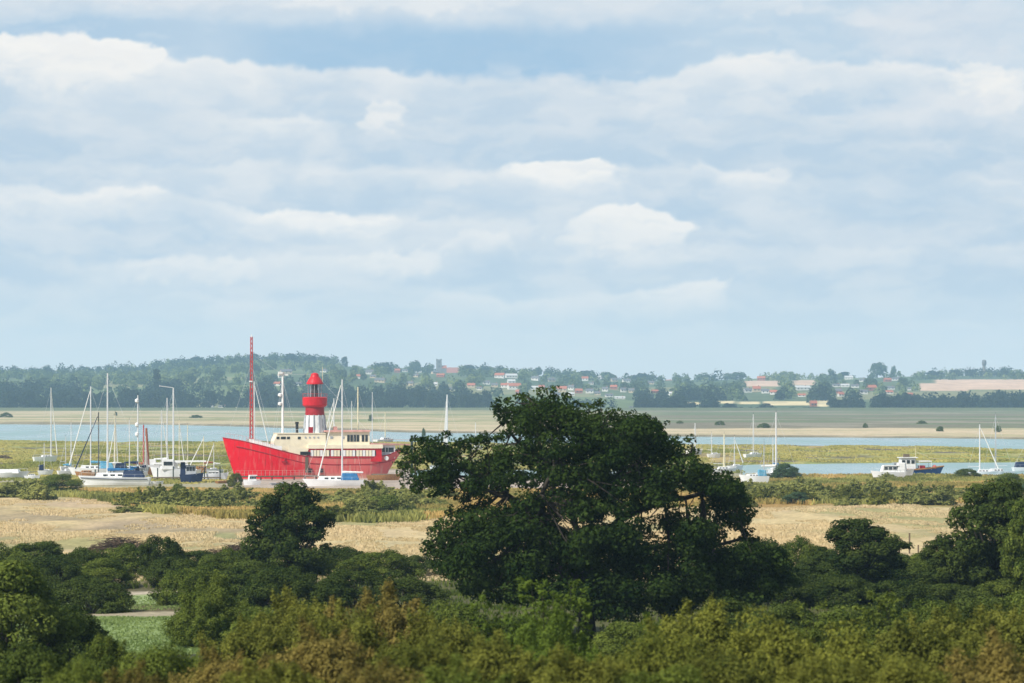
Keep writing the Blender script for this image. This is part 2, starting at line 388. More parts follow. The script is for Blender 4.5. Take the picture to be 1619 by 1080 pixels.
SPOTS = [(80, 100, 120, 30, 46, CR, .75), (170, 112, 66, 26, 44, CR, .7), (105, 135, 44, 20, 36, CR, .5), (592, 184, 34, 26, 36, CR, .7), (440, 200, 80, 18, 24, WH, .6),
    (1545, 130, 58, 22, 30, CR, .9), (1575, 160, 34, 34, 42, CR, .85), (1500, 60, 170, 60, 60, PK, .7), (1040, 145, 60, 18, 24, WH, .55), (1302, 172, 40, 28, 22, BL, .38), (1382, 168, 26, 16, 14, BL, .3), (1500, 190, 130, 40, 40, PK, .5),
    (985, 362, 78, 34, 40, CR, .7), (930, 375, 44, 16, 26, CR, .4), (920, 278, 66, 14, 20, CR, .6), (640, 412, 70, 14, 18, CR, .5), (300, 428, 120, 18, 18, CR, .4), (120, 328, 130, 20, 26, CR, .35), (1130, 462, 34, 16, 20, CR, .55), (780, 372, 40, 12, 20, CR, .4), (1205, 278, 50, 8, 14, CR, .4),
    (620, 4, 220, 16, 16, WH, .7), (240, 4, 160, 12, 14, PK, .5), (1190, 12, 70, 18, 18, WH, .55)]
def sky_colour(u, y):
    """colour of the cloudy sky for a bearing u and a height y (both in 1/4500 radian steps)"""
    wu = (fbm(u / 150, y / 80, 31, 4) - .5); wv = (fbm(u / 140, y / 80, 37, 4) - .5)
    fu = (fbm(u / 26, y / 22, 41, 5) - .5); fv = (fbm(u / 26, y / 20, 43, 5) - .5)
    U = u + wu * 70 + fu * 34; V = y + wv * 22 + fv * 15
    c = np.empty(u.shape + (3,))
    def mix(f, k):
        nonlocal c
        f = np.clip(f, 0, 1)[..., None]; c = c * (1 - f) + np.array(k) * f
    low = sst(380, 585, y)
    c[:] = np.array((0.47, 0.60, 0.725))
    mix(sst(46, 10, V) * .75, (.66, .715, .765)); mix(sst(1000, 1180, U) * .6, GR)
    mix(sst(300, 520, U) * (1 - sst(900, 1120, U)) * sst(30, 62, V) * .9, BL); mix((1 - sst(120, 320, U)) * sst(28, 50, V) * .45, BL)
    puff = fbm(U / 100, V / 34, 57, 5); p2 = fbm(U / 150, V / 60, 58, 4); p3 = fbm(U / 46, V / 16, 59, 4)
    bm = 1 - .8 * sst(200, 360, U) * (1 - sst(980, 1180, U)) * sst(20, 50, V) * (1 - sst(100, 120, V))
    for i, (fall, pts) in enumerate(BANKS):
        xs, ys, bs = zip(*pts)
        T = np.interp(U, xs, ys) + (fbm(U / 46, U * 0 + i * 5.3, 90 + i, 4) - .5) * 20
        B = np.interp(U, xs, bs) * (.75 + .9 * p2)
        h = V - T; g = 1 - np.exp(-np.maximum(h, 0) / (fall * (.6 + .8 * puff)))
        lit = np.clip(B * (1 - g) * (.75 + .6 * puff) * 1.35, 0, 1)[..., None]
        base = np.array((.525, .625, .72)) * (1 - low[..., None]) + np.array((.72, .79, .81)) * low[..., None]
        dk = (g * sst(.58, .36, puff) * (1 - low))[..., None] * .35
        base = base * (1 - dk) + np.array(BL) * dk
        lc = base * (1 - lit) + np.array((.92, .89, .845)) * lit
        f = (sst(-2, 7 + 10 * (1 - B), h) * (.92 if i < 4 else .7))[..., None]
        c = c * (1 - f) + lc * f
    U1, V1 = U, V; U = U + (fbm(u / 22, y / 18, 44, 4) - .5) * 64; V = V + (fbm(u / 20, y / 18, 45, 4) - .5) * 34
    for cx, cy, rx, ru, rd, k, wt in SPOTS:
        dv = cy - V; dn = np.maximum(-dv, 0) / rd
        r = np.sqrt(np.abs((U - cx) / rx) ** 2.2 + (np.maximum(dv, 0) / ru) ** 2.2 + dn ** 2)
        mix(wt * (.70 + 1.2 * (puff - .42)) * sst(0, 1, (1.2 - r) / (.55 + .5 * dn)), k)
    mix(.16 * bm * sst(.50, .72, p3) * (1 - .5 * low), (.80, .81, .82)); mix(.16 * sst(.50, .26, p3) * (1 - low), (.42, .55, .69))
    mix(.26 * bm * sst(.5, .70, puff) * (1 - .4 * low), (.76, .775, .79))
    return c
def build_sky():
    ax = np.concatenate([np.linspace(-6500, -900, 120)[:-1], np.linspace(-900, 900, 620), np.linspace(900, 6500, 120)[1:]])
    ey = np.concatenate([[-400, -150], np.linspace(-30, 660, 300), np.linspace(670, 3200, 90)])
    A, E = np.meshgrid(ax / F, np.arctan(ey / F)); Rr = 9000.0
    V = np.stack([np.sin(A) * np.cos(E) * Rr, np.cos(A) * np.cos(E) * Rr, np.sin(E) * Rr + EYE], -1).reshape(-1, 3)
    nx, ny = len(ax), len(ey)
    i = np.arange((ny - 1) * (nx - 1)); r = i // (nx - 1) * nx + i % (nx - 1)
    Fc = np.stack([r, r + nx, r + nx + 1, r + 1], 1)
    Ug, Yg = np.meshgrid(ax + CX, HY - ey); c = sky_colour(Ug, Yg)
    m = bpy.data.materials.new('cloudy_sky'); m.use_nodes = True; nt = m.node_tree; nt.nodes.clear()
    at = nt.nodes.new('ShaderNodeAttribute'); at.attribute_name = 'cloud'
    em = nt.nodes.new('ShaderNodeEmission'); em.inputs[1].default_value = SKYGAIN; out = nt.nodes.new('ShaderNodeOutputMaterial')
    nt.links.new(at.outputs['Color'], em.inputs[0]); nt.links.new(em.outputs[0], out.inputs[0]); m.cycles.emission_sampling = 'NONE'
    o = npmesh('sky', V, Fc, m, smooth=True)
    a = o.data.attributes.new('cloud', 'FLOAT_COLOR', 'POINT')
    a.data.foreach_set('color', np.concatenate([c.reshape(-1, 3), np.ones((nx * ny, 1))], 1).astype(np.float32).ravel())
    o['kind'] = 'structure'
SKYGAIN = 0.98
build_world(); build_sky()
sun = bpy.data.lights.new('sun', 'SUN'); sun.energy = 4.9; sun.angle = rad(0.55); sun.color = (1.0, 0.945, 0.86)
so = bpy.data.objects.new('sun', sun); COL.objects.link(so); so.rotation_euler = SUN_AZ_VEC.to_track_quat('Z', 'Y').to_euler(); so.location = (-60, -50, 120)
cam = bpy.data.cameras.new('camera'); co = bpy.data.objects.new('camera', cam); COL.objects.link(co)
co.location = (0, 0, EYE); co.rotation_euler = (rad(90), 0, 0)
cam.sensor_width = 36; cam.lens = F / 1619 * 36; cam.shift_y = (HY - 540) / 1619; cam.clip_end = 40000; cam.clip_start = 0.5
cam.dof.use_dof = True; cam.dof.focus_distance = 560; cam.dof.aperture_fstop = 1.6
sc.camera = co
sc.view_settings.view_transform = 'Standard'; sc.view_settings.look = 'None'; sc.view_settings.exposure = 0.15; sc.view_settings.gamma = 1
sc.cycles.volume_bounces = 1; sc.cycles.max_bounces = 8; sc.cycles.transparent_max_bounces = 8

# ------------------------------------------------------------------ ground, water, hills
def groundmat(name, tex):
    m = bpy.data.materials.new(name); m.use_nodes = True; nt = m.node_tree; b = nt.nodes['Principled BSDF']
    at = nt.nodes.new('ShaderNodeAttribute'); at.attribute_name = 'cover'
    tc = nt.nodes.new('ShaderNodeTexCoord')
    mp = nt.nodes.new('ShaderNodeMapping'); mp.inputs['Scale'].default_value = (1.0, .35, 1); nt.links.new(tc.outputs['Object'], mp.inputs[0])
    last = at.outputs['Color']
    for sc_, lo, hi in tex:
        n = nt.nodes.new('ShaderNodeTexNoise'); n.inputs['Scale'].default_value = sc_; n.inputs['Detail'].default_value = 6; n.inputs['Roughness'].default_value = .65
        nt.links.new(mp.outputs[0], n.inputs['Vector'])
        r = nt.nodes.new('ShaderNodeMapRange'); r.inputs[1].default_value = .3; r.inputs[2].default_value = .7; r.inputs[3].default_value = lo; r.inputs[4].default_value = hi
        nt.links.new(n.outputs['Fac'], r.inputs[0])
        mx = nt.nodes.new('ShaderNodeMix'); mx.data_type = 'RGBA'; mx.blend_type = 'MULTIPLY'; mx.inputs[0].default_value = 1
        nt.links.new(last, mx.inputs[6]); nt.links.new(r.outputs[0], mx.inputs[7]); last = mx.outputs[2]
    nt.links.new(last, b.inputs['Base Color']); b.inputs['Roughness'].default_value = .95; b.inputs['Specular IOR Level'].default_value = .1
    return m
def inpoly(px, y, x0, x1, y0, y1, soft=1.2):
    return sst(x0 - soft * 3, x0 + soft * 3, px) * (1 - sst(x1 - soft * 3, x1 + soft * 3, px)) * sst(y0 - soft, y0 + soft, y) * (1 - sst(y1 - soft, y1 + soft, y))
FIELDS = [(1478, 1640, 600, 616), (1455, 1530, 606, 618), (1178, 1232, 602, 611), (1255, 1288, 601, 609), (1208, 1282, 634.5, 641), (1291, 1309, 633, 643), (1168, 1200, 635, 639), (1136, 1162, 634, 638), (1084, 1106, 636, 640)]
def cover(x, d, z):
    px = CX + F * x / d; y = HY + (EYE - z) / d * F
    c = np.empty(px.shape + (3,)); c[:] = (0.06, .065, .03)
    def mix(f, k):
        nonlocal c
        f = np.clip(f, 0, 1)[..., None]; c = c * (1 - f) + np.array(k) * f
    n1 = fbm(x / 9, d / 26, 91); n2 = fbm(x / 30, d / 60, 93); n3 = fbm(x / 4, d / 9, 95)
    pat = 1 - sst(1.0, 2.0, np.abs(0 * px))
    keep = c.copy()
    # pasture, beside the camera's bushes on the left
    mix(sst(132, 136, d) * (1 - sst(171, 172.5, d)), (.22, .29, .11))
    mix(sst(171, 172.5, d) * (1 - sst(177, 179, d + n1 * 3)), (.36, .31, .21))
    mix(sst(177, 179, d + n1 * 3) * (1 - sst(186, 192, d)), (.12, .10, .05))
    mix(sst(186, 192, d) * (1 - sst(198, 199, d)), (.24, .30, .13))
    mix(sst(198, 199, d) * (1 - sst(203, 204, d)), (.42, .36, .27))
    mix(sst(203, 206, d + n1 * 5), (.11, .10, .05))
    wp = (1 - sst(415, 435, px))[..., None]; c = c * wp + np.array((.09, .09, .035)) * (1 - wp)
    # dry field
    fld = sst(212, 232, d + n1 * 10)
    mix(fld, (.54, .425, .225))
    mix(fld * sst(.45, .65, n2) * .6, (.46, .34, .235))
    mix(fld * sst(.55, .75, n1) * .5, (.36, .32, .18))
    mix(fld * sst(.58, .7, n3) * .35, (.24, .21, .11))
    band = np.interp(px, [-200, 0, 200, 380, 640, 700], [808, 815, 836, 846, 872, 880])
    mix(fld * (1 - sst(8, 19, np.abs(y - band) + (n1 - .5) * 18)) * (1 - sst(420, 460, px)) * .62 * sst(.3, .5, n1), (.25, .20, .135)); mix(fld * sst(.56, .66, fbm(x / 16, d / 34, 108)) * .6, (.24, .25, .09))
    band2 = np.interp(px, [300, 420, 640], [840, 850, 858])
    mix(fld * (1 - sst(3, 9, np.abs(y - 848) + (n1 - .5) * 9)) * sst(280, 330, px) * (1 - sst(360, 400, px)) * .7, (.25, .27, .11))
    # reed belt
    rb = np.interp(px, [-400, 0, 140, 260, 420, 640, 700, 900, 1180, 1500, 1900], [776, 776, 789, 812, 822, 826, 818, 808, 800, 799, 799])
    reed = sst(3, -3, y - rb + (n1 - .5) * 14) * (d > 250)
    mix(reed, (.27, .205, .07)); mix(reed * sst(.45, .65, n2), (.33, .21, .075)); mix(reed * sst(.5, .7, n1), (.16, .17, .055))
    # yard and mud by the moorings
    yd = sst(498, 512, d + n1 * 14) * (1 - sst(1140, 1180, px)) + sst(592, 600, d + n1 * 8)
    yd = np.clip(yd, 0, 1)
    mix(yd, (.34, .31, .20))
    mix(yd * sst(340, 370, px) * (1 - sst(1000, 1100, px)), (.42, .345, .28))
    # salt marsh
    mr_ = np.clip(sst(596, 606, d + (n1 - .5) * 12) * (1 - sst(360, 400, px)) + sst(645, 660, d + n1 * 14), 0, 1)
    mix(mr_, (.34, .32, .11)); mix(mr_ * sst(.45, .6, n2), (.42, .32, .13)); mix(mr_ * sst(.52, .62, n1), (.25, .28, .075)); mix(mr_ * sst(.62, .72, n3) * .6, (.15, .12, .07)); mix(mr_ * sst(-.026, -.016, - np.abs(fbm(x / 46, d / 50, 151) - .5)), (.15, .125, .085))
    mix(mr_ * sst(.56, .60, fbm(x / 70, d / 40, 97)) * (1 - sst(.60, .66, fbm(x / 70, d / 40, 97))) * .8, (.12, .10, .06))
    near, far = shore(px)
    mix(sst(near - 22, near - 8, d + (n1 - .5) * 20), (.17, .15, .10))
    # far shore
    fs = sst(far - 5, far + 5, d)
    mix(fs, (.22, .19, .12)); mix(sst(far + 15, far + 40, d + n1 * 10), (.56, .45, .29)); mix(sst(far + 15, far + 40, d) * sst(.48, .6, fbm(x / 60, d / 22, 98)) * .7, (.36, .33, .17))
    lm = 1 - sst(900, 1080, px)
    m2 = sst(1550, 1650, d + (n2 - .5) * 200)
    mix(m2 * lm, (.46, .38, .22)); mix(m2 * lm * sst(.5, .62, fbm(x / 90, d / 60, 99)) * .9, (.25, .27, .11)); mix(m2 * lm * sst(.52, .62, fbm(x / 40, d / 30, 107)) * .8, (.56, .45, .29)); mix(m2 * lm * sst(.58, .66, fbm(x / 150, d / 36, 109)) * .8, (.19, .20, .09))
    m3 = sst(1330, 1380, d + (n2 - .5) * 80) * (1 - lm)
    mix(m3, (.15, .175, .085)); mix(m3 * sst(.45, .62, fbm(x / 120, d / 90, 101)), (.20, .175, .115)); mix(m3 * sst(.56, .66, fbm(x / 80, d / 60, 103)), (.27, .24, .17))
    mix(m2 * sst(1900, 2050, d + n2 * 100) * sst(300, 500, px) * lm * sst(.45, .6, n2) * .5, (.20, .21, .11))
    mix(sst(2440, 2460, d), (.13, .15, .07))
    # hills: a patchwork of hedged fields
    h = sst(2560, 2620, d)
    mix(h, (.105, .135, .058))
    cx_ = np.floor(x / 210 + .6 * np.sin(d / 400)); cy_ = np.floor(d / 330 + .4 * np.sin(x / 300))
    hs = _hash(cx_.astype(np.int64), cy_.astype(np.int64), 5)
    mix(h * (hs > .55) * .7, (.15, .19, .07)); mix(h * (hs > .80) * .7, (.26, .24, .12)); mix(h * (hs < .2) * .7, (.06, .095, .04))
    for (x0, x1, y0, y1) in FIELDS:
        mix(h * inpoly(px, y, x0, x1, y0, y1, .7), (.62, .43, .30) if y0 < 620 else (.66, .54, .30))
    return c
def sheet(name, ds, tan, m):
    D, T = np.meshgrid(ds, tan, indexing='ij'); X = D * T; Z = terr(X, D)
    V = np.stack([X, D, Z], -1).reshape(-1, 3); ny, nx = D.shape
    i = np.arange((ny - 1) * (nx - 1)); r = i // (nx - 1) * nx + i % (nx - 1)
    o = npmesh(name, V, np.stack([r, r + 1, r + nx + 1, r + nx], 1), m, smooth=True)
    a = o.data.attributes.new('cover', 'FLOAT_COLOR', 'POINT'); c = cover(X, D, Z).reshape(-1, 3)
    a.data.foreach_set('color', np.concatenate([c, np.ones((len(c), 1))], 1).astype(np.float32).ravel())
    o['kind'] = 'structure'; return o
tan = np.concatenate([np.linspace(-1.6, -.24, 50)[:-1], np.linspace(-.24, .24, 420), np.linspace(.24, 1.6, 50)[1:]])
dn = [8.0]
while dn[-1] < 2600: dn.append(dn[-1] + max(.9, min(dn[-1] ** 2 / 81000 * 1.1, 16) ))
dn[-1] = 2600.0
gm = groundmat('marshland', [(1.6, .72, 1.2), (.22, .85, 1.12)])
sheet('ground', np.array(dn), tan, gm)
sheet('hills', np.concatenate([np.linspace(2600, 4700, 240), np.linspace(4720, 5450, 16)]), np.concatenate([np.linspace(-.84, -.24, 40)[:-1], np.linspace(-.24, .24, 420), np.linspace(.24, .84, 40)[1:]]), groundmat('hill_farmland', [(.05, .75, 1.2)]))
# a flat apron behind and round the camera so the sheet goes on in every direction
mb = MB(); mb.add([(-4000, -600, 16.5), (4000, -600, 16.5), (4000, 8, 15.6), (12.8, 8, 15.6), (-12.8, 8, 15.6), (-4000, 8, 15.6)], [(0, 1, 2, 3, 4, 5)])
o = mb.build('hilltop_ground', mat('rough_grass_ground', (.09, .10, .04), .95, scale=.4)); o['kind'] = 'structure'

def watermat():
    m = bpy.data.materials.new('estuary_water'); m.use_nodes = True; nt = m.node_tree; b = nt.nodes['Principled BSDF']
    tc = nt.nodes.new('ShaderNodeTexCoord'); mp = nt.nodes.new('ShaderNodeMapping'); mp.inputs['Scale'].default_value = (.25, .05, 1)
    nt.links.new(tc.outputs['Object'], mp.inputs[0])
    n = nt.nodes.new('ShaderNodeTexNoise'); n.inputs['Scale'].default_value = .12; n.inputs['Detail'].default_value = 6; nt.links.new(mp.outputs[0], n.inputs['Vector'])
    r = nt.nodes.new('ShaderNodeMapRange'); r.inputs[1].default_value = .35; r.inputs[2].default_value = .65; r.inputs[3].default_value = .10; r.inputs[4].default_value = .45
    nt.links.new(n.outputs['Fac'], r.inputs[0]); nt.links.new(r.outputs[0], b.inputs['Roughness'])
    mx = nt.nodes.new('ShaderNodeMix'); mx.data_type = 'RGBA'; mx.inputs[6].default_value = (.19, .31, .31, 1); mx.inputs[7].default_value = (.27, .38, .37, 1)
    nt.links.new(n.outputs['Fac'], mx.inputs[0]); nt.links.new(mx.outputs[2], b.inputs['Base Color'])
    n2 = nt.nodes.new('ShaderNodeTexNoise'); n2.inputs['Scale'].default_value = .7; n2.inputs['Detail'].default_value = 3; nt.links.new(tc.outputs['Object'], n2.inputs['Vector'])
    bp = nt.nodes.new('ShaderNodeBump'); bp.inputs['Strength'].default_value = .4; bp.inputs['Distance'].default_value = .15
    nt.links.new(n2.outputs['Fac'], bp.inputs['Height']); nt.links.new(bp.outputs[0], b.inputs['Normal'])
    b.inputs['IOR'].default_value = 1.33
    return m
WM = watermat()
def water(name, pts, z=0.0):
    mb = MB(); mb.add([(x, y, z) for x, y in pts], [tuple(range(len(pts)))]); o = mb.build(name, WM); o['kind'] = 'structure'
def XD(px, d): return ((px - CX) / F * d, d)
water('river', [XD(-6000, 800), XD(7600, 760), XD(7600, 1850), XD(-6000, 1850)])
water('creek', [XD(640, 580), XD(1160, 580), XD(1160, 590), XD(7000, 590), XD(7000, 755), XD(640, 755)], 0.05)

# ------------------------------------------------------------------ haze
hz = MB().box(-4700, 4700, -700, 5600, -4, 135).build('haze', None); hz['kind'] = 'stuff'
hm = bpy.data.materials.new('haze_air'); hm.use_nodes = True; nt = hm.node_tree; nt.nodes.clear()
pv = nt.nodes.new('ShaderNodeVolumePrincipled'); pv.inputs['Density'].default_value = HAZE; pv.inputs['Color'].default_value = (.48, .75, 1.0, 1); pv.inputs['Anisotropy'].default_value = 0.0
ou = nt.nodes.new('ShaderNodeOutputMaterial'); nt.links.new(pv.outputs[0], ou.inputs['Volume']); hz.data.materials.append(hm)

# ------------------------------------------------------------------ grass and reeds (uncountable)
def tufts(name, X, D, hgt, wid, m, tint, blades=3, seed=1):
    rng = np.random.default_rng(seed); n = len(X); Z = terr(X, D)
    Vs = []; Ts = []
    for b in range(blades):
        a = rng.random(n) * 6.283; ox = rng.normal(size=n) * wid * .7; oy = rng.normal(size=n) * wid * .7
        ln = rng.normal(size=(n, 2)) * .25 * hgt[:, None]; h = hgt * rng.uniform(.6, 1.15, n)
        cx = X + ox; cy = D + oy
        p0 = np.stack([cx - np.cos(a) * wid * .5, cy - np.sin(a) * wid * .5, Z - .08], 1)
        p1 = np.stack([cx + np.cos(a) * wid * .5, cy + np.sin(a) * wid * .5, Z - .08], 1)
        p2 = np.stack([cx + ln[:, 0] + np.cos(a) * wid * .18, cy + ln[:, 1], Z + h], 1)
        p3 = np.stack([cx + ln[:, 0] - np.cos(a) * wid * .18, cy + ln[:, 1], Z + h * .93], 1)
        Vs.append(np.stack([p0, p1, p2, p3], 1).reshape(-1, 3)); Ts.append(np.clip(tint + rng.normal(size=n) * .15, 0, 1))
    V = np.concatenate(Vs); Fc = np.arange(len(V)).reshape(-1, 4)
    o = npmesh(name, V, Fc, m, np.concatenate(Ts)); o['kind'] = 'stuff'; return o
def scatter(n, dr, pxr=(-150, 1770), power=1.0):
    d = RNG.uniform(dr[0], dr[1], n) if power == 1 else dr[0] + (dr[1] - dr[0]) * RNG.random(n) ** power
    px = RNG.uniform(pxr[0], pxr[1], n); return (px - CX) / F * d, d, px
M['gold'] = leafmat('golden_reed', (.32, .27, .08), (.66, .46, .17), .35)
M['greenreed'] = leafmat('green_reed', (.17, .19, .05), (.42, .40, .12), .35)
M['straw'] = leafmat('dry_straw', (.56, .45, .25), (.72, .58, .35), .35)
M['marsh'] = leafmat('marsh_plants', (.24, .26, .06), (.52, .46, .15), .35)
X, D, px = scatter(150000, (290, 598)); Z = terr(X, D); y = HY + (EYE - Z) / D * F
rb = np.interp(px, [-400, 0, 140, 260, 420, 640, 700, 900, 1180, 1500, 1900], [776, 776, 789, 812, 822, 826, 818, 808, 800, 799, 799])
nz = fbm(X / 10, D / 24, 111); k = (y < rb + (nz - .5) * 14) & (D < np.interp(px, [0, 300, 640, 1150, 1180], [520, 500, 492, 500, 594]) + (nz - .5) * 24)
X, D, nz = X[k], D[k], nz[k]; g = fbm(X / 16, D / 40, 113); gg = g > .52
hh = (.35 + .8 * nz) * np.interp(D, [430, 500], [1, .6])
tufts('golden_reeds', X[~gg], D[~gg], hh[~gg], .32, M['gold'], sst(.3, .7, fbm(X / 5, D / 14, 115))[~gg], seed=2)
tufts('green_reeds', X[gg], D[gg], hh[gg] * 1.1, .32, M['greenreed'], sst(.3, .7, fbm(X / 5, D / 14, 115))[gg], seed=3)
X, D, px = scatter(130000, (212, 430)); Z = terr(X, D); y = HY + (EYE - Z) / D * F
rb = np.interp(px, [-400, 0, 140, 260, 420, 640, 700, 900, 1180, 1500, 1900], [776, 776, 789, 812, 822, 826, 818, 808, 800, 799, 799])
nz = fbm(X / 6, D / 14, 121); band = np.interp(px, [-200, 0, 200, 380, 640, 700], [808, 815, 836, 846, 872, 880]); k = (y > rb - 4) & (nz > .46) & ~((np.abs(y - band) < 9) & (px < 440) & (fbm(X / 5, D / 12, 127) < .56))
tufts('dry_grass', X[k], D[k], .10 + .45 * (nz[k] - .4), .2, M['straw'], sst(.4, .65, nz[k]), seed=4)
X, D, px = scatter(110000, (540, 1050)); Z = terr(X, D); k = (Z > .22) & (np.abs(fbm(X / 46, D / 50, 151) - .5) > .022) & (fbm(X / 14, D / 30, 153) > .40) & ~((px > 365) & (px < 1160) & (D < 655)) & ~((px > 1150) & (D < 615))
X, D = X[k], D[k]; tufts('marsh_plants', X, D, .10 + .35 * fbm(X / 12, D / 40, 131), .7, M['marsh'], sst(.35, .65, fbm(X / 20, D / 70, 133)), seed=5)
X, D, px = scatter(26000, (30, 215), (-250, 1900)); k = ~((D > 132) & (D < 204) & (px < 400))
X, D = X[k], D[k]; tufts('rough_grass', X, D, .12 + .3 * fbm(X / 3, D / 5, 141), .12, M['mid'], fbm(X / 4, D / 6, 143), seed=6)
X, D, px = scatter(30000, (132, 204), (-900, 450)); k = ~(((D > 171) & (D < 178)) | (D > 198))
tufts('pasture_grass', X[k], D[k], np.full(k.sum(), .08), .16, leafmat('pasture_blades', (.14, .20, .06), (.27, .34, .12)), fbm(X[k] / 4, D[k] / 6, 145), seed=7)

# ------------------------------------------------------------------ far woods, trees and houses
def hit(px, y):
    d = np.linspace(2600, 5200, 600); x = (px - CX) / F * d; yy = HY + (EYE - terr(x, d)) / d * F
    i = np.argmax(yy <= y) if (yy <= y).any() else len(d) - 1
    return float(d[i])
rngf = np.random.default_rng(33)
def crownpts(rng, n, W, H):
    d = unit(rng.normal(size=(n, 3))); d[:, 2] = np.abs(d[:, 2]) * 1.15 - .15
    rr = (.55 + .45 * rng.random(n) ** .5)[:, None]
    return d * rr * np.array([W / 2, W / 2, H * .8]) + np.array([0, 0, H * .2]), d
def inf_fields(px, ytop, ybot):
    for x0, x1, y0, y1 in FIELDS:
        if x0 - 4 < px < x1 + 4 and ytop < y1 - 1 and ybot > y0 + 1: return True
    return False
HOUSEZ = []
def blocked(px, ytop, ybot, d):
    if inf_fields(px, ytop, ybot): return True
    for hx, hy, hw, hh_, hd in HOUSEZ:
        if abs(px - hx) < hw / 2 + 3 and ytop < hy - 1 and ybot > hy - hh_ + 1 and d < hd: return True
    return False
ROOFS = {'red': 'tileroof', 'grey': 'slate', 'pale': 'paleroof', 'brown': 'brick'}
def house(px, y, w, h, wall, roof, label, rz=0.0, long=1.6, ridge=.42, name='house', cat='house'):
    d = hit(px, y); p = PG(px, d); s = d / F; W = w * s; H = h * s; Dp = W / long
    t = thing(name, label, cat, p, rz, 'houses on the far hillside' if name == 'house' else None)
    eh = H * (1 - ridge)
    wb = MB().box(-W / 2, W / 2, -Dp / 2, Dp / 2, -1.5, eh)
    wb.add([(-W / 2, -Dp / 2, eh), (-W / 2, Dp / 2, eh), (-W / 2, 0, H - .15)], [(0, 1, 2)]).add([(W / 2, -Dp / 2, eh), (W / 2, Dp / 2, eh), (W / 2, 0, H - .15)], [(0, 2, 1)])
    wb.build('wall', M[wall], t)
    ov = .4; r = MB()
    for sg in (-1, 1):
        a = (-W / 2 - ov, sg * (Dp / 2 + ov), eh - .25); b = (W / 2 + ov, sg * (Dp / 2 + ov), eh - .25); c = (W / 2 + ov, 0, H); e = (-W / 2 - ov, 0, H)
        th = .25
        r.add([a, b, c, e, (a[0], a[1], a[2] + th), (b[0], b[1], b[2] + th), (c[0], 0, H + th), (e[0], 0, H + th)],
              [(0, 1, 2, 3), (4, 7, 6, 5), (0, 4, 5, 1), (1, 5, 6, 2), (2, 6, 7, 3), (3, 7, 4, 0)])
    ro = r.build('roof', M[roof], t)
    if name == 'house': MB().box(W * .22, W * .22 + .9, -.4, .4, H - .8, H + 1.0).build('chimney', M['brick'], ro)
    nw = max(2, int(W / 3.5))
    for i in range(nw):
        xx = -W / 2 + W * (i + .5) / nw
        MB().box(xx - .55, xx + .55, -Dp / 2 - .06, -Dp / 2 + .05, eh * .45, eh * .45 + 1.2).build('window', M['glass'], t)
    HOUSEZ.append((px, y, w, h, d)); return t
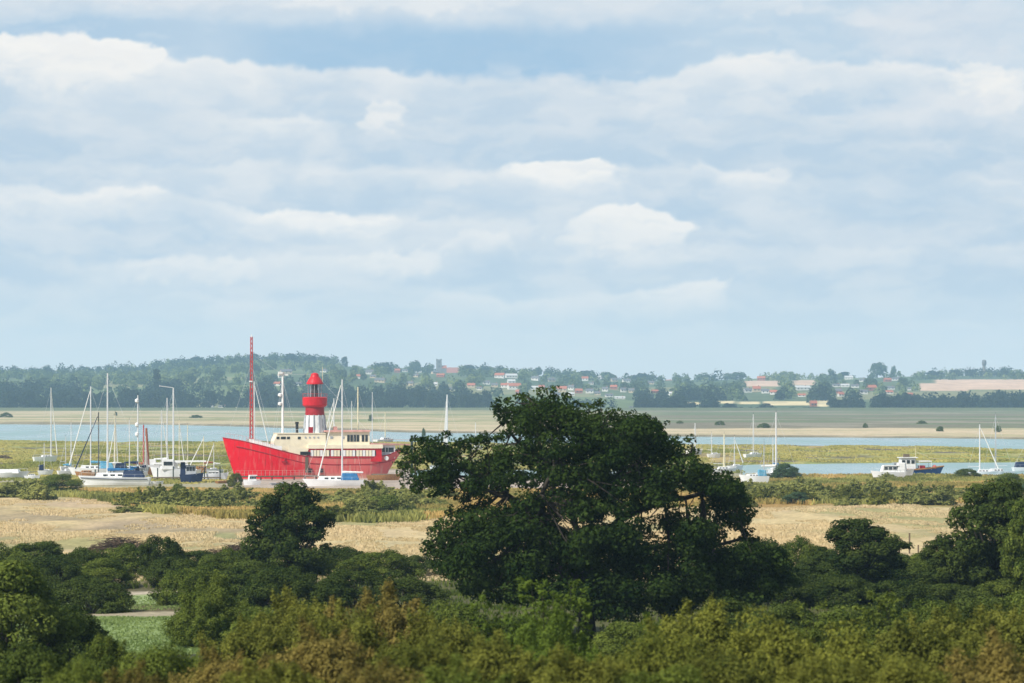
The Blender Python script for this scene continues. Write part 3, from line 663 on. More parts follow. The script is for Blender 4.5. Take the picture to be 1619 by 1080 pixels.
HS = [
 (553, 577, 26, 5, 'paleroof', 'paleroof', 'long pale low building at the left of the hilltop row'), (578, 577, 24, 4.5, 'render', 'paleroof', 'long pale low building at the right of the hilltop row'),
 (585, 592, 13, 7, 'render', 'slate', 'white house below the pale hilltop buildings'), (601, 605, 16, 7, 'buff', 'slate', 'buff house in the trees right of the white one'),
 (452, 591, 18, 7, 'buff', 'slate', 'buff hillside house above the white ship mast'), (640, 588, 10, 4, 'render', 'slate', 'small white house under the skyline left of the church'),
 (661, 589, 11, 4, 'render', 'slate', 'small white house just left of the church'), (790, 598, 15, 8, 'render', 'tileroof', 'red roofed house right of the church on the ridge'),
 (808, 598, 18, 7, 'render', 'paleroof', 'white house beside the red roofed one on the ridge'), (769, 608, 11, 6, 'render', 'slate', 'white cottage left of the village'),
 (782, 612, 10, 6, 'buff', 'slate', 'buff cottage left of the village'), (798, 613, 11, 7, 'render', 'tileroof', 'white cottage with red roof left of the village'),
 (813, 616, 20, 10, 'render', 'tileroof', 'wide pinkish house with red roof at the left end of the village'), (715, 617, 9, 5, 'render', 'slate', 'tiny white house in the wood below the church'),
 (745, 613, 12, 7, 'buff', 'tileroof', 'pink house in the trees below the church'), (758, 617, 8, 5, 'render', 'slate', 'tiny white house beside the pink house'),
 (856, 615, 9, 6, 'buff', 'tileroof', 'narrow red roofed house in the village'), (865, 619, 8, 6, 'buff', 'slate', 'narrow buff house above the oak top'),
 (888, 620, 16, 9, 'buff', 'tileroof', 'wide buff house with red roof over the oak'), (903, 617, 9, 8, 'render', 'slate', 'brightest white house over the oak'),
 (915, 622, 11, 7, 'brick', 'tileroof', 'brick house right of the bright white one'), (932, 622, 12, 7, 'render', 'slate', 'white house right of the brick one'),
 (945, 625, 9, 6, 'buff', 'slate', 'buff house in the middle of the village'), (957, 619, 9, 7, 'render', 'slate', 'white house standing highest in the middle of the village'),
 (963, 628, 12, 5, 'render', 'slate', 'low white house at the foot of the village'), (980, 631, 16, 4, 'render', 'paleroof', 'long low white house right of the village'),
 (935, 608, 8, 4, 'render', 'slate', 'small white house above the village'), (1182, 621, 12, 7, 'render', 'slate', 'white house left below the small pink field'),
 (1196, 620, 12, 9, 'buff', 'tileroof', 'red roofed house below the small pink field'), (1210, 622, 12, 7, 'render', 'slate', 'white house right below the small pink field'),
 (1223, 624, 11, 7, 'render', 'tileroof', 'white house with red roof below the small pink field'), (1268, 617, 24, 7, 'render', 'paleroof', 'long white shed between the two pink fields'),
 (1322, 612, 12, 5, 'render', 'slate', 'white house left in the right hand row'), (1336, 612, 13, 5, 'render', 'paleroof', 'pale shed in the right hand row'),
 (1352, 613, 12, 5, 'render', 'slate', 'white house in the middle of the right hand row'), (1378, 618, 14, 9, 'brick', 'tileroof', 'pink brick house in the right hand row'),
 (1408, 616, 12, 5, 'render', 'slate', 'white house at the right of the right hand row'), (1326, 622, 10, 7, 'brick', 'slate', 'dark brick house under the right hand row'),
 (1440, 617, 10, 4, 'render', 'slate', 'small white house left of the large pink field'), (1286, 643, 10, 9, 'brick', 'tileroof', 'dark red barn between the two yellow fields'),
 (628, 645, 18, 3, 'paleroof', 'paleroof', 'long low pale shed at the foot of the hill right of the tower'), (330, 645, 14, 3.4, 'paleroof', 'paleroof', 'long low pale shed left of the red mast'),
 (352, 645, 12, 3.2, 'render', 'slate', 'low white house left of the red mast'), (1140, 646, 9, 2.6, 'render', 'slate', 'small white house low by the sea wall'), (1000, 646, 10, 3, 'render', 'slate', 'low white house by the sea wall behind the oak'),
]
for i, (px_, y_, w_, h_, wa, ro_, lb) in enumerate(HS): house(px_, y_, w_, h_, wa, ro_, lb, rz=((i * 37) % 50 - 25) * .012)
rh = np.random.default_rng(404); nh = 0
while nh < 46:
    px_ = float(rh.choice([rh.uniform(430, 700), rh.uniform(760, 1060), rh.uniform(840, 1000), rh.uniform(1150, 1450), rh.uniform(1320, 1440)])); y_ = float(rh.uniform(592, 628)) if px_ > 750 else float(rh.uniform(588, 612))
    if any(abs(px_ - q[0]) < (q[2] + 10) / 2 + 1 and abs(y_ - q[1]) < 5 for q in HOUSEZ) or inf_fields(px_, y_ - 6, y_): continue
    wa = ['render', 'buff', 'render', 'brick', 'render'][nh % 5]; ro_ = ['slate', 'tileroof', 'paleroof', 'slate', 'tileroof'][(nh * 3) % 5]
    zone = 'left of the church' if px_ < 700 else 'in the village' if px_ < 1080 else 'on the right hand hillside'
    o = house(px_, y_, float(rh.uniform(8, 13)), float(rh.uniform(4.5, 7)), wa, ro_, 'small %s house with %s roof among the far trees %s' % ({'render': 'white', 'buff': 'buff', 'brick': 'brick'}[wa], {'slate': 'grey', 'tileroof': 'red', 'paleroof': 'pale'}[ro_], zone), rz=float(rh.uniform(-.5, .5)))
    o['group'] = 'far %s houses with %s roofs %s' % (wa, ro_, zone); nh += 1
# church
dch = hit(694, 589); pch = PG(694, dch); s = dch / F
t = thing('church', 'stone church with square tower and red roofed nave on the skyline', 'church', pch, .1)
tw = MB().box(-4.2, 4.2, -4.2, 4.2, -2, 20.5)
for a in (-1, 1):
    for b in (-1, 1): tw.box(a * 3.6 - .8, a * 3.6 + .8, b * 3.6 - .8, b * 3.6 + .8, 20.5, 22.0)
tw.box(-3, 3, -4.35, -4.05, 20.5, 21.2)
two = tw.build('tower', M['stone'], t)
for zz in (9, 15.5): MB().box(-.8, .8, -4.35, -4.15, zz, zz + 2.4).build('window', M['glass'], two)
MB().box(4.5, 12, -4, 4, -2, 7).build('nave', M['stone'], t)
MB().add([(4.2, -4.6, 6.8), (12.4, -4.6, 6.8), (12.4, 0, 11.5), (4.2, 0, 11.5), (4.2, 4.6, 6.8), (12.4, 4.6, 6.8)], [(0, 1, 2, 3), (3, 2, 5, 4), (1, 5, 2), (0, 3, 4)]).build('roof', M['tileroof'], t)
HOUSEZ.append((694, 589, 16, 22, dch))
house(713, 589, 26, 15, 'render', 'tileroof', 'large red roofed hall right beside the church tower', rz=.25, long=1.9, ridge=.6, name='hall', cat='hall')
# water tower on the right skyline
dwt = hit(1556, 597); pw = PG(1556, dwt)
t = thing('water_tower', 'slim grey water tower standing on the right skyline', 'water tower', pw)
MB().lathe([(2.4, -1), (2.0, 12), (2.0, 17)], 14).build('shaft', M['stone'], t)
MB().lathe([(2.0, 17), (3.2, 18.5), (3.2, 23), (2.6, 24.5), (.6, 25.5)], 16).build('tank', M['slate'], t)

# stuff wood: crowns merged into one far-off mass
def wood(name, n, dr, sp, m, dens, sz, seed, nl=60):
    rng = np.random.default_rng(seed); Vs = []; Ns = []; Ti = []; cnt = 0; tries = 0
    while cnt < n and tries < n * 12:
        tries += 1
        px = rng.uniform(-420, 2040); d = rng.uniform(*dr); x = (px - CX) / F * d
        if not sp(px, d, x, rng): continue
        W = rng.uniform(*sz); H = W * rng.uniform(.75, 1.15); g = G(x, d)
        y1 = HY + (EYE - g) / F ** 0 / d * F; y0 = y1 - H / d * F
        if blocked(px, y0, y1, d): continue
        p, dd = crownpts(rng, nl, W, H); Vs.append(p + np.array([x, d, g])); Ns.append(unit(dd + rng.normal(size=dd.shape) * .35)); Ti.append(np.clip(rng.random() * .6 + rng.random(nl) * .4, 0, 1)); cnt += 1
    P_ = np.concatenate(Vs); V, Fc = leafquads(P_, np.concatenate(Ns), 1.45, rng, .8)
    o = npmesh(name, V, Fc, M[m], np.concatenate(Ti)); o['kind'] = 'stuff'; return o
def spl(px, d, x, rng):   # front belt
    top = 2700 + 260 * sst(.35, .6, vnoise(px / 90, 3.3, 5)) + (60 if px < 760 else 0)
    if 760 < px < 1000: return d < 2680 and rng.random() < .35
    return d < top and rng.random() < .9
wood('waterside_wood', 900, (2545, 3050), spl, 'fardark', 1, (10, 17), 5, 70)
def spm(px, d, x, rng): return vnoise(x / 110, d / 200, 77) + .3 * vnoise(x / 40, d / 60, 78) > .66
wood('hillside_wood', 1500, (2850, 5000), spm, 'farmid', 1, (8, 14), 6, 56)
def spp(px, d, x, rng): return vnoise(x / 110, d / 200, 87) > .5
wood('pale_hillside_wood', 800, (2850, 4700), spp, 'farpale', 1, (8, 14), 7, 50)
def spd(px, d, x, rng): return (px < 620 and vnoise(px / 70, d / 300, 97) > .35) or vnoise(px / 60, d / 300, 98) > .6
wood('ridge_wood', 700, (4000, 4700), spd, 'fardark', 1, (10, 17), 8, 56)
# single trees one can tell apart against them
SKY_T = [(40, 584, 7, 'small round tree on the bare skyline at the far left'), (137, 586, 6, 'lone small tree on the bare left skyline'), (190, 580, 9, 'tree where the left ridge starts to climb'),
 (247, 573, 12, 'broad tree on the climbing ridge'), (268, 569, 11, 'round tree beside the broad one on the climbing ridge'), (308, 565, 26, 'wide dark tree on the ridge left of the red mast'),
 (346, 561, 10, 'tall tree on the ridge just left of the red mast'), (400, 557, 16, 'tall dark tree directly behind the top of the red mast'), (432, 562, 16, 'rounded tree right behind the red mast'),
 (460, 559, 24, 'wide dark tree crowning the hill'), (490, 563, 20, 'second wide dark tree on the hilltop'), (521, 566, 9, 'small dark tree on the hilltop right slope'),
 (545, 564, 11, 'dark tree at the left end of the pale hilltop buildings'), (612, 573, 18, 'dark rounded tree right of the pale hilltop buildings'), (655, 570, 20, 'large grey green tree left of the church'),
 (681, 576, 10, 'tree close to the left side of the church tower'), (742, 577, 20, 'dark tree right of the red roofed hall'), (775, 580, 14, 'pale tree right of the hall'),
 (850, 580, 14, 'pointed tree on the ridge above the village'), (883, 588, 20, 'wide dark tree above the village'), (925, 586, 26, 'broad dark tree on the skyline over the oak'), (960, 588, 22, 'flat topped tree on the skyline over the oak'),
 (1012, 590, 24, 'dark tree at the right of the ridge over the oak'), (1085, 595, 14, 'pale tree in the skyline dip'), (1118, 592, 12, 'tree right of the skyline dip'), (1165, 588, 26, 'wide tree left of the small pink field'),
 (1246, 587, 26, 'rounded pale tree between the pink fields'), (1315, 583, 10, 'tall narrow tree right of the pink fields'), (1335, 588, 18, 'dark tree right of the pink fields'), (1387, 573, 26, 'tallest grey green tree on the right skyline'),
 (1412, 578, 9, 'slender tree beside the tallest right hand tree'), (1475, 586, 22, 'dark tree on the skyline over the large pink field'), (1510, 585, 22, 'second dark tree over the large pink field'), (1590, 586, 22, 'dark tree right of the water tower'), (1537, 584, 16, 'dark tree left of the water tower')]
for i, (px_, yt, w_, lb) in enumerate(SKY_T):
    plant('far', i % 4, ['fardark', 'farmid', 'farpale'][(0 if 'dark' in lb else 2 if 'pale' in lb else 1)], px_, yt, w_ * 1.15, 4350, 'far ' + lb, group='single trees on the skyline')
plant('poplar', 0, 'fardark', 248, 584, 16, 2700, 'tall dark narrow poplar rising above the far wood on the left', 'poplar')
plant('poplar', 0, 'fardark', 264, 604, 14, 2700, 'shorter dark pointed tree beside the tall narrow poplar', 'poplar')
rg = np.random.default_rng(88); cnt = 0
while cnt < 170:
    px_ = rg.uniform(-60, 1680); 
    if 770 < px_ < 990: continue
    d = rg.uniform(2530, 2590); w_ = rg.uniform(15, 30); yt = np.interp(px_, [0, 200, 500, 760, 990, 1160, 1310, 1400, 1619], [622, 616, 620, 618, 626, 634, 630, 624, 626]) + rg.uniform(-3, 9)
    if inf_fields(px_, yt, 646) and rg.random() < .97: yt = 643.5; w_ = 12
    seg = 'left of the red mast' if px_ < 394 else 'between the red mast and the oak' if px_ < 900 else 'right of the oak'
    plant('far', cnt % 4, 'fardark', px_, yt, w_, d, 'dark tree in the waterside wood ' + seg, group='waterside trees ' + seg); cnt += 1
cnt = 0
while cnt < 60:
    px_ = rg.uniform(-60, 1680); d = rg.uniform(2950, 4000); p = PG(px_, d); w_ = rg.uniform(12, 26); yb = HY + (EYE - p.z) / d * F; yt = yb - w_ * rg.uniform(.7, 1)
    if blocked(px_, yt, yb, d): continue
    if yt < np.interp(px_, SKX, SKY_): continue
    sd = 'left' if px_ < 540 else 'middle' if px_ < 1080 else 'right'
    plant('far', cnt % 4, ['farmid', 'farpale'][cnt % 2], px_, yt, w_, d, ('green', 'pale green')[cnt % 2] + ' tree on the far hillside, %s' % sd, group='hillside trees on the %s' % sd); cnt += 1
# small bushes on the far flats
for i, (px_, yt, yb, w_) in enumerate([(10, 652, 660, 22), (183, 651, 658, 6), (310, 656, 661, 22), (586, 655, 665, 9), (670, 677, 684, 8), (1075, 665, 669, 12), (1138, 665, 671, 18), (1208, 669, 675, 22), (1368, 669, 675, 9), (1458, 665, 669, 18), (1486, 674, 680, 14), (1578, 673, 681, 12), (820, 672, 678, 8)]):
    dd = (EYE - 1.3) * F / (yb - HY)
    plant('low', i % 3, 'mid', px_, yt, w_, dd, 'small dark bush on the far shore ' + ['at the left edge', 'below the poplars', 'left of the red mast', 'right of the lantern tower', 'beside the furled white sail', 'right of the oak top', 'left of the slim yacht mast', 'near the tall right hand mast', 'left above the blue hulled boat', 'above the blue hulled boat, upper', 'above the blue hulled boat, lower', 'near the right edge', 'behind the oak top'][i], group='bushes on the far shore')

# ------------------------------------------------------------------ hull lofting
def hull(L, B, prof, rake=1.0, tran=0.75, tuck=0.55, nst=22, z0=0.0, yoff=0.0, full=1.6):
    """hull along +x from stern (0) to bow (L); prof(t)->deck height; closed surface"""
    mb = MB(); ZL = [0, .12, .35, .6, .82, 1.0]; V = []; n = len(ZL)
    for i in range(nst + 1):
        t = i / nst; zd = prof(t)
        hb = B / 2 * (tran + (1 - tran) * math.sin(min(1, t / .45) * math.pi / 2)) if t < .45 else B / 2 * max(0.012, (1 - ((t - .45) / .55) ** full))
        for z in ZL:
            k = (tuck + (1 - tuck) * z ** .55) if t < .5 else (tuck + (1 - tuck) * z ** .55) * (1 - .55 * ((t - .5) / .5) * (1 - z))
            x = L * t - rake * (1 - z) * max(0, (t - .6) / .4) ** 1.5 + (.3 * (1 - z) * (1 - t) if t < .2 else 0)
            V.append((x, hb * k, z0 + zd * z)); V.append((x, -hb * k, z0 + zd * z))
    mb.v = V; m = 2 * n
    for i in range(nst):
        a = i * m; b = a + m
        for j in range(n - 1):
            p = 2 * j
            mb.f.append((a + p, a + p + 2, b + p + 2, b + p)); mb.f.append((a + p + 1, b + p + 1, b + p + 3, a + p + 3))
        mb.f.append((a + m - 2, a + m - 1, b + m - 1, b + m - 2)); mb.f.append((a, b, b + 1, a + 1))
    mb.f.append(tuple([2 * j for j in range(n)] + [2 * j + 1 for j in range(n)][::-1]))
    q = nst * m; mb.f.append(tuple([q + 2 * j + 1 for j in range(n)] + [q + 2 * j for j in range(n)][::-1]))
    return mb
def hb_at(L, B, t, tran=.75, full=1.6):
    return B / 2 * (tran + (1 - tran) * math.sin(min(1, t / .45) * math.pi / 2)) if t < .45 else B / 2 * max(0.012, (1 - ((t - .45) / .55) ** full))

# ------------------------------------------------------------------ lightship
def lightship():
    d0 = 574.0; rot = rad(13); bx = (352 - CX) / F * d0
    t = thing('lightship', 'bright red retired lightship with a lantern tower and cream deckhouses lying on the mud', 'lightship', (bx, d0, 0.0), rot)
    c_, s_ = math.cos(rot), math.sin(rot)
    def sx(px, y=0):   # ship station for a photo column at the port rail
        s = 20.0
        for _ in range(6):
            dd = d0 + s * s_ + y * c_; s = ((px - CX) / F * dd - bx + y * s_) / c_
        return s
    def zz(py, s=20, y=0): return EYE - (py - HY) / F * (d0 + s * s_ + y * c_)
    L = sx(636); Bm = 7.4
    ks = [0, sx(380), sx(410), sx(440), sx(478), sx(520), sx(580), sx(610), L]
    kz = [zz(692, 0), zz(696.5, 4), zz(704, 8), zz(712, 12), zz(721, 16), zz(723.5, 20), zz(723, 30), zz(719, 34), zz(709, L)]
    deckz = lambda s: float(np.interp(s, ks, kz))
    def hb(s):
        u = s / L
        return Bm / 2 * (1 - (1 - min(1, u / .34)) ** 2.1) if u < .34 else Bm / 2 * (1 - .62 * max(0, (u - .72) / .28) ** 2.2)
    ZL = [0, .15, .4, .65, .85, 1]; mb = MB(); V = []; n = len(ZL); nst = 46
    for i in range(nst + 1):
        s = L * i / nst; zd = deckz(s); h = max(hb(s), .06)
        for z in ZL:
            fl = 1 - .5 * (1 - z) ** 1.6 * (1 - min(1, s / (L * .34))) - .16 * (1 - z) ** 2 - .35 * (1 - z) * max(0, (s / L - .8) / .2)
            x = s + 3.0 * (1 - z) ** 1.15 * max(0, 1 - s / 9) ** 1.3 - 3.2 * (1 - z) * max(0, (s / L - .86) / .14) ** 1.5
            zb = -.4 + (2.2 * max(0, (s / L - .82) / .18) ** 1.4)
            V += [(x, -h * fl, zb + (zd - zb) * z), (x, h * fl, zb + (zd - zb) * z)]
    mb.v = V; m = 2 * n
    for i in range(nst):
        a = i * m; b = a + m
        for j in range(n - 1):
            p = 2 * j; mb.f.append((a + p, b + p, b + p + 2, a + p + 2)); mb.f.append((a + p + 1, a + p + 3, b + p + 3, b + p + 1))
        mb.f.append((a, a + 1, b + 1, b))
    mb.f.append(tuple([2 * j for j in range(n)] + [2 * j + 1 for j in range(n)][::-1])); q = nst * m
    mb.f.append(tuple([q + 2 * j for j in range(n)] + [q + 2 * j + 1 for j in range(n)][::-1]))
    # red paint, fading and pinkish with rust towards the stern and the waterline
    hm_ = bpy.data.materials.new('weathered_red_hull'); hm_.use_nodes = True; nt = hm_.node_tree; b = nt.nodes['Principled BSDF']
    tc = nt.nodes.new('ShaderNodeTexCoord'); sp = nt.nodes.new('ShaderNodeSeparateXYZ'); nt.links.new(tc.outputs['Object'], sp.inputs[0])
    nz = nt.nodes.new('ShaderNodeTexNoise'); nz.inputs['Scale'].default_value = .55; nz.inputs['Detail'].default_value = 7; nt.links.new(tc.outputs['Object'], nz.inputs['Vector'])
    mp = nt.nodes.new('ShaderNodeMapping'); mp.inputs['Scale'].default_value = (2.2, 1, .35); nt.links.new(tc.outputs['Object'], mp.inputs[0])
    n2 = nt.nodes.new('ShaderNodeTexNoise'); n2.inputs['Scale'].default_value = 1.0; n2.inputs['Detail'].default_value = 6; nt.links.new(mp.outputs[0], n2.inputs['Vector'])
    ad = nt.nodes.new('ShaderNodeMath'); ad.operation = 'MULTIPLY_ADD'; ad.inputs[1].default_value = 16; nt.links.new(nz.outputs['Fac'], ad.inputs[0]); nt.links.new(sp.outputs[0], ad.inputs[2])
    r = nt.nodes.new('ShaderNodeMapRange'); r.inputs[1].default_value = sx(455) + 7; r.inputs[2].default_value = sx(500) + 8; nt.links.new(ad.outputs[0], r.inputs[0])
    m1 = nt.nodes.new('ShaderNodeMix'); m1.data_type = 'RGBA'; m1.inputs[6].default_value = (.66, .003, .016, 1); m1.inputs[7].default_value = (.64, .13, .12, 1); nt.links.new(r.outputs[0], m1.inputs[0])
    r2 = nt.nodes.new('ShaderNodeMapRange'); r2.inputs[1].default_value = .52; r2.inputs[2].default_value = .68; nt.links.new(n2.outputs['Fac'], r2.inputs[0])
    k2 = nt.nodes.new('ShaderNodeMath'); k2.operation = 'MULTIPLY'; nt.links.new(r2.outputs[0], k2.inputs[0]); 
    k3 = nt.nodes.new('ShaderNodeMath'); k3.operation = 'MULTIPLY_ADD'; k3.inputs[1].default_value = .45; k3.inputs[2].default_value = .22; nt.links.new(r.outputs[0], k3.inputs[0]); nt.links.new(k3.outputs[0], k2.inputs[1])
    m2 = nt.nodes.new('ShaderNodeMix'); m2.data_type = 'RGBA'; m2.inputs[7].default_value = (.58, .33, .26, 1); nt.links.new(m1.outputs[2], m2.inputs[6]); nt.links.new(k2.outputs[0], m2.inputs[0])
    # stained band low down, and dark rust runs below the rail
    r4 = nt.nodes.new('ShaderNodeMapRange'); r4.inputs[1].default_value = 2.5; r4.inputs[2].default_value = .6; a4 = nt.nodes.new('ShaderNodeMath'); a4.operation = 'MULTIPLY_ADD'; a4.inputs[1].default_value = 1.6
    nt.links.new(n2.outputs['Fac'], a4.inputs[0]); nt.links.new(sp.outputs[2], a4.inputs[2]); nt.links.new(a4.outputs[0], r4.inputs[0])
    k4 = nt.nodes.new('ShaderNodeMath'); k4.operation = 'MULTIPLY'; nt.links.new(r4.outputs[0], k4.inputs[0]); nt.links.new(r.outputs[0], k4.inputs[1])
    m4 = nt.nodes.new('ShaderNodeMix'); m4.data_type = 'RGBA'; m4.inputs[7].default_value = (.56, .42, .31, 1); nt.links.new(m2.outputs[2], m4.inputs[6]); nt.links.new(k4.outputs[0], m4.inputs[0])
    mp5 = nt.nodes.new('ShaderNodeMapping'); mp5.inputs['Scale'].default_value = (1.6, 1, .12); nt.links.new(tc.outputs['Object'], mp5.inputs[0])
    n5 = nt.nodes.new('ShaderNodeTexNoise'); n5.inputs['Scale'].default_value = 1.3; n5.inputs['Detail'].default_value = 5; nt.links.new(mp5.outputs[0], n5.inputs['Vector'])
    r5 = nt.nodes.new('ShaderNodeMapRange'); r5.inputs[1].default_value = .58; r5.inputs[2].default_value = .72; r5.inputs[4].default_value = .6; nt.links.new(n5.outputs['Fac'], r5.inputs[0])
    m5 = nt.nodes.new('ShaderNodeMix'); m5.data_type = 'RGBA'; m5.inputs[7].default_value = (.20, .03, .02, 1); nt.links.new(m4.outputs[2], m5.inputs[6]); nt.links.new(r5.outputs[0], m5.inputs[0])
    m2 = m5
    nt.links.new(m2.outputs[2], b.inputs['Base Color']); b.inputs['Roughness'].default_value = .7; b.inputs['Specular IOR Level'].default_value = .12
    hl = mb.build('hull', hm_, t)
    # rubbing strake, dark stem edge, anchor recess, hull doorways
    k = MB()
    for i in range(30):
        s0 = sx(372) + (L - sx(372) - 1.5) * i / 30; s1 = s0 + (L - sx(372) - 1.5) / 30
        k.tube((s0, -hb(s0) * .985 - .02, deckz(s0) - 1.35), (s1, -hb(s1) * .985 - .02, deckz(s1) - 1.35), .09, n=5)
    k.build('strake', M['darkred'], hl)
    k = MB()
    for i in range(46):
        s0 = L * i / 46; s1 = L * (i + 1) / 46
        for sg in (-1, 1): k.tube((s0, sg * max(hb(s0), .05), deckz(s0)), (s1, sg * max(hb(s1), .05), deckz(s1)), .10, n=5)
    k.build('gunwale', M['darkred'], hl)
    s = sx(478); MB().box(s - 1.0, s + 1.0, -Bm / 2 - .06, -Bm / 2 + .3, zz(718.5, s), zz(713.5, s)).build('side_opening', M['black'], t)
    s = sx(480.5); MB().box(s - .32, s + .32, -Bm / 2 - .09, -Bm / 2 + .3, zz(746, s), zz(722, s)).build('boarding_ladder', M['oldwood'], t)
    for px_ in (486, 503):
        s = sx(px_); MB().box(s - .4, s + .4, -Bm / 2 - .07, -Bm / 2 + .3, zz(747, s), zz(740, s)).build('hull_door', M['black'], t)
    s = sx(607); MB().tube((s, -hb(s) + .2, zz(724, s)), (s, -hb(s) - .1, zz(724, s)), .45, n=14).build('emblem_disc', M['white'], t)
    s = sx(446); k = MB(); k.tube((s, -hb(s) - .12, zz(724, s)), (s, -hb(s) - .12, zz(730, s)), .1); k.tube((s - .6, -hb(s) - .12, zz(729.5, s)), (s + .6, -hb(s) - .12, zz(729.5, s)), .1); k.build('anchor', M['darkred'], t)
    # bulwark of the foredeck in white
    k = MB(); st = [sx(p_) for p_ in (392, 400, 410, 420, 430, 442)]
    for sg in (-1, 1):
        k = MB()
        for a, b_ in zip(st[:-1], st[1:]):
            y0, y1 = sg * (hb(a) - .35), sg * (hb(b_) - .35)
            k.add([(a, y0, deckz(a) - .2), (b_, y1, deckz(b_) - .2), (b_, y1, deckz(b_) + .95), (a, y0, deckz(a) + .75), (a, y0 - sg * .15, deckz(a) - .2), (b_, y1 - sg * .15, deckz(b_) - .2), (b_, y1 - sg * .15, deckz(b_) + .95), (a, y0 - sg * .15, deckz(a) + .75)],
                  [(0, 1, 2, 3), (4, 7, 6, 5), (3, 2, 6, 7), (0, 3, 7, 4), (1, 5, 6, 2)])
        k.build('bulwark', M['white'], t)
    # forward cream deckhouse with portholes
    a, b_ = sx(437, -1), sx(513, -1); zt = zz(685.5, 16); z0 = deckz(sx(478)) - 1.2; yh = 2.7
    dh = MB()
    dh.add([(sx(430), -yh, zz(697)), (a, -yh, zt), (b_, -yh, zt), (b_, -yh, z0 + .8), (sx(484), -yh, z0 + .5), (sx(452), -yh, zz(714)), (sx(430), -yh, zz(709)),
            (sx(430), yh, zz(697)), (a, yh, zt), (b_, yh, zt), (b_, yh, z0 + .8), (sx(484), yh, z0 + .5), (sx(452), yh, zz(714)), (sx(430), yh, zz(709))],
           [(0, 6, 5, 4, 3, 2, 1), (7, 8, 9, 10, 11, 12, 13)] + [(i, (i + 1) % 7, 7 + (i + 1) % 7, 7 + i) for i in range(7)])
    dho = dh.build('deckhouse', M['cream'], t)
    MB().box(a - .15, b_ + .05, -yh - .15, yh + .15, zt, zt + .14).build('roof', M['cream'], dho)
    for px_ in (437.5, 444.5, 447.5, 454, 471):
        s = sx(px_, -1); MB().box(s - .3, s + .3, -yh - .06, -yh + .1, zz(694, s), zz(690.2, s)).build('window', M['glass'], dho)
    for px_ in (481, 487.5, 494.5, 501): s = sx(px_, -1); MB().tube((s, -yh + .1, zz(691.5, s)), (s, -yh - .06, zz(691.5, s)), .2, n=12).build('porthole', M['greyhull'], dho)
    s = sx(465); MB().tube((s, -yh + .1, zz(714.5, s)), (s, -yh - .06, zz(714.5, s)), .25, n=12).build('porthole', M['glass'], dho)
    # step of the cream side plating down to the rail
    MB().add([(sx(452), -Bm / 2 + .12, deckz(sx(452)) - .1), (sx(478), -Bm / 2 + .12, deckz(sx(478)) - .1), (sx(484), -Bm / 2 + .12, zz(709.5)), (sx(452), -Bm / 2 + .12, zz(703)),
              (sx(452), -Bm / 2 + .35, deckz(sx(452)) - .1), (sx(478), -Bm / 2 + .35, deckz(sx(478)) - .1), (sx(484), -Bm / 2 + .35, zz(709.5)), (sx(452), -Bm / 2 + .35, zz(703))],
             [(0, 1, 2, 3), (4, 7, 6, 5), (0, 3, 7, 4), (1, 5, 6, 2), (3, 2, 6, 7)]).build('side_plating', M['cream'], t)
    # long lower saloon, red with cream framed windows
    a, b_ = sx(484, -1), sx(600, -1); yl = Bm / 2 - .18; zt = zz(708.5, 28); z0 = deckz(sx(540)) - .8
    sal = MB().box(a, b_, -yl, yl, z0, zt).build('saloon', M['red'], t)
    for i, px_ in enumerate([490, 495, 500, 505, 510, 515, 522, 527, 532, 541, 546, 551, 556, 562, 567, 572, 577, 582, 587]):
        s = sx(px_, -1)
        f = MB().box(s - .27, s + .27, -yl - .07, -yl + .1, zz(720.8, s), zz(711.2, s)).build('window', M['cream' if i % 3 else 'white'], sal)
        MB().box(s + .29, s + .52, -yl - .05, -yl + .1, zz(720, s), zz(712, s)).build('window', M['glass'], sal)
    MB().box(a, b_ + .2, -yl - .22, yl + .2, zt, zz(702.5, 28)).build('fascia', M['cream'], sal)
    # upper wheelhouse
    a, b_ = sx(515, -1.5), sx(583, -1.5); yw = 2.5; z0 = zz(703, 26); zt = zz(682.5, 27)
    wh = MB().box(a, b_, -yw, yw, z0, zt).build('wheelhouse', M['cream'], t)
    MB().box(a - .5, b_ + .15, -yw - .45, yw + .45, zt, zt + .32, .1, .1).build('roof', M['pink'], wh)
    for px_ in (549.5, 554.5, 559.5, 564.5, 572.5, 578): 
        s = sx(px_, -1.5); MB().box(s - .26, s + .26, -yw - .06, -yw + .1, zz(698, s), zz(687.5, s)).build('window', M['glass'], wh)
    for px_ in (523, 541): s = sx(px_, -1.5); MB().box(s - .3, s + .3, -yw - .06, -yw + .1, zz(693.5, s), zz(689.5, s)).build('window', M['greyhull'], wh)
    s = sx(510, -1.5); MB().box(s - .2, s + .35, -yw + .2, -yw + .6, z0, zz(686, s)).build('door', M['pinkred'], t)
    # aft awning on posts and rail
    a, b_ = sx(584, -1), sx(648, -1); zt = zz(703.2, 34)
    MB().add([(a, -3.0, zt), (b_, -1.6, zt - .1), (b_, 1.6, zt - .1), (a, 3.0, zt), (a, -3.0, zt + .42), (b_, -1.6, zt + .12), (b_, 1.6, zt + .12), (a, 3.0, zt + .42)],
             [(3, 2, 1, 0), (4, 5, 6, 7), (0, 1, 5, 4), (1, 2, 6, 5), (2, 3, 7, 6), (3, 0, 4, 7)]).build('awning', M['pink'], t)
    for i in range(5):
        s = a + (L - .8 - a) * i / 4
        for sg in (-1, 1): MB().tube((s, sg * (hb(s) * .75), deckz(s) - .1), (s, sg * hb(s) * .75, zt), .07, n=6).build('awning_post', M['white'], t)
    s0, s1 = sx(597), sx(622); ac = MB().box(s0, s1, -1.9, 1.9, deckz(s0) - .5, zt).build('aft_cabin', M['white'], t)
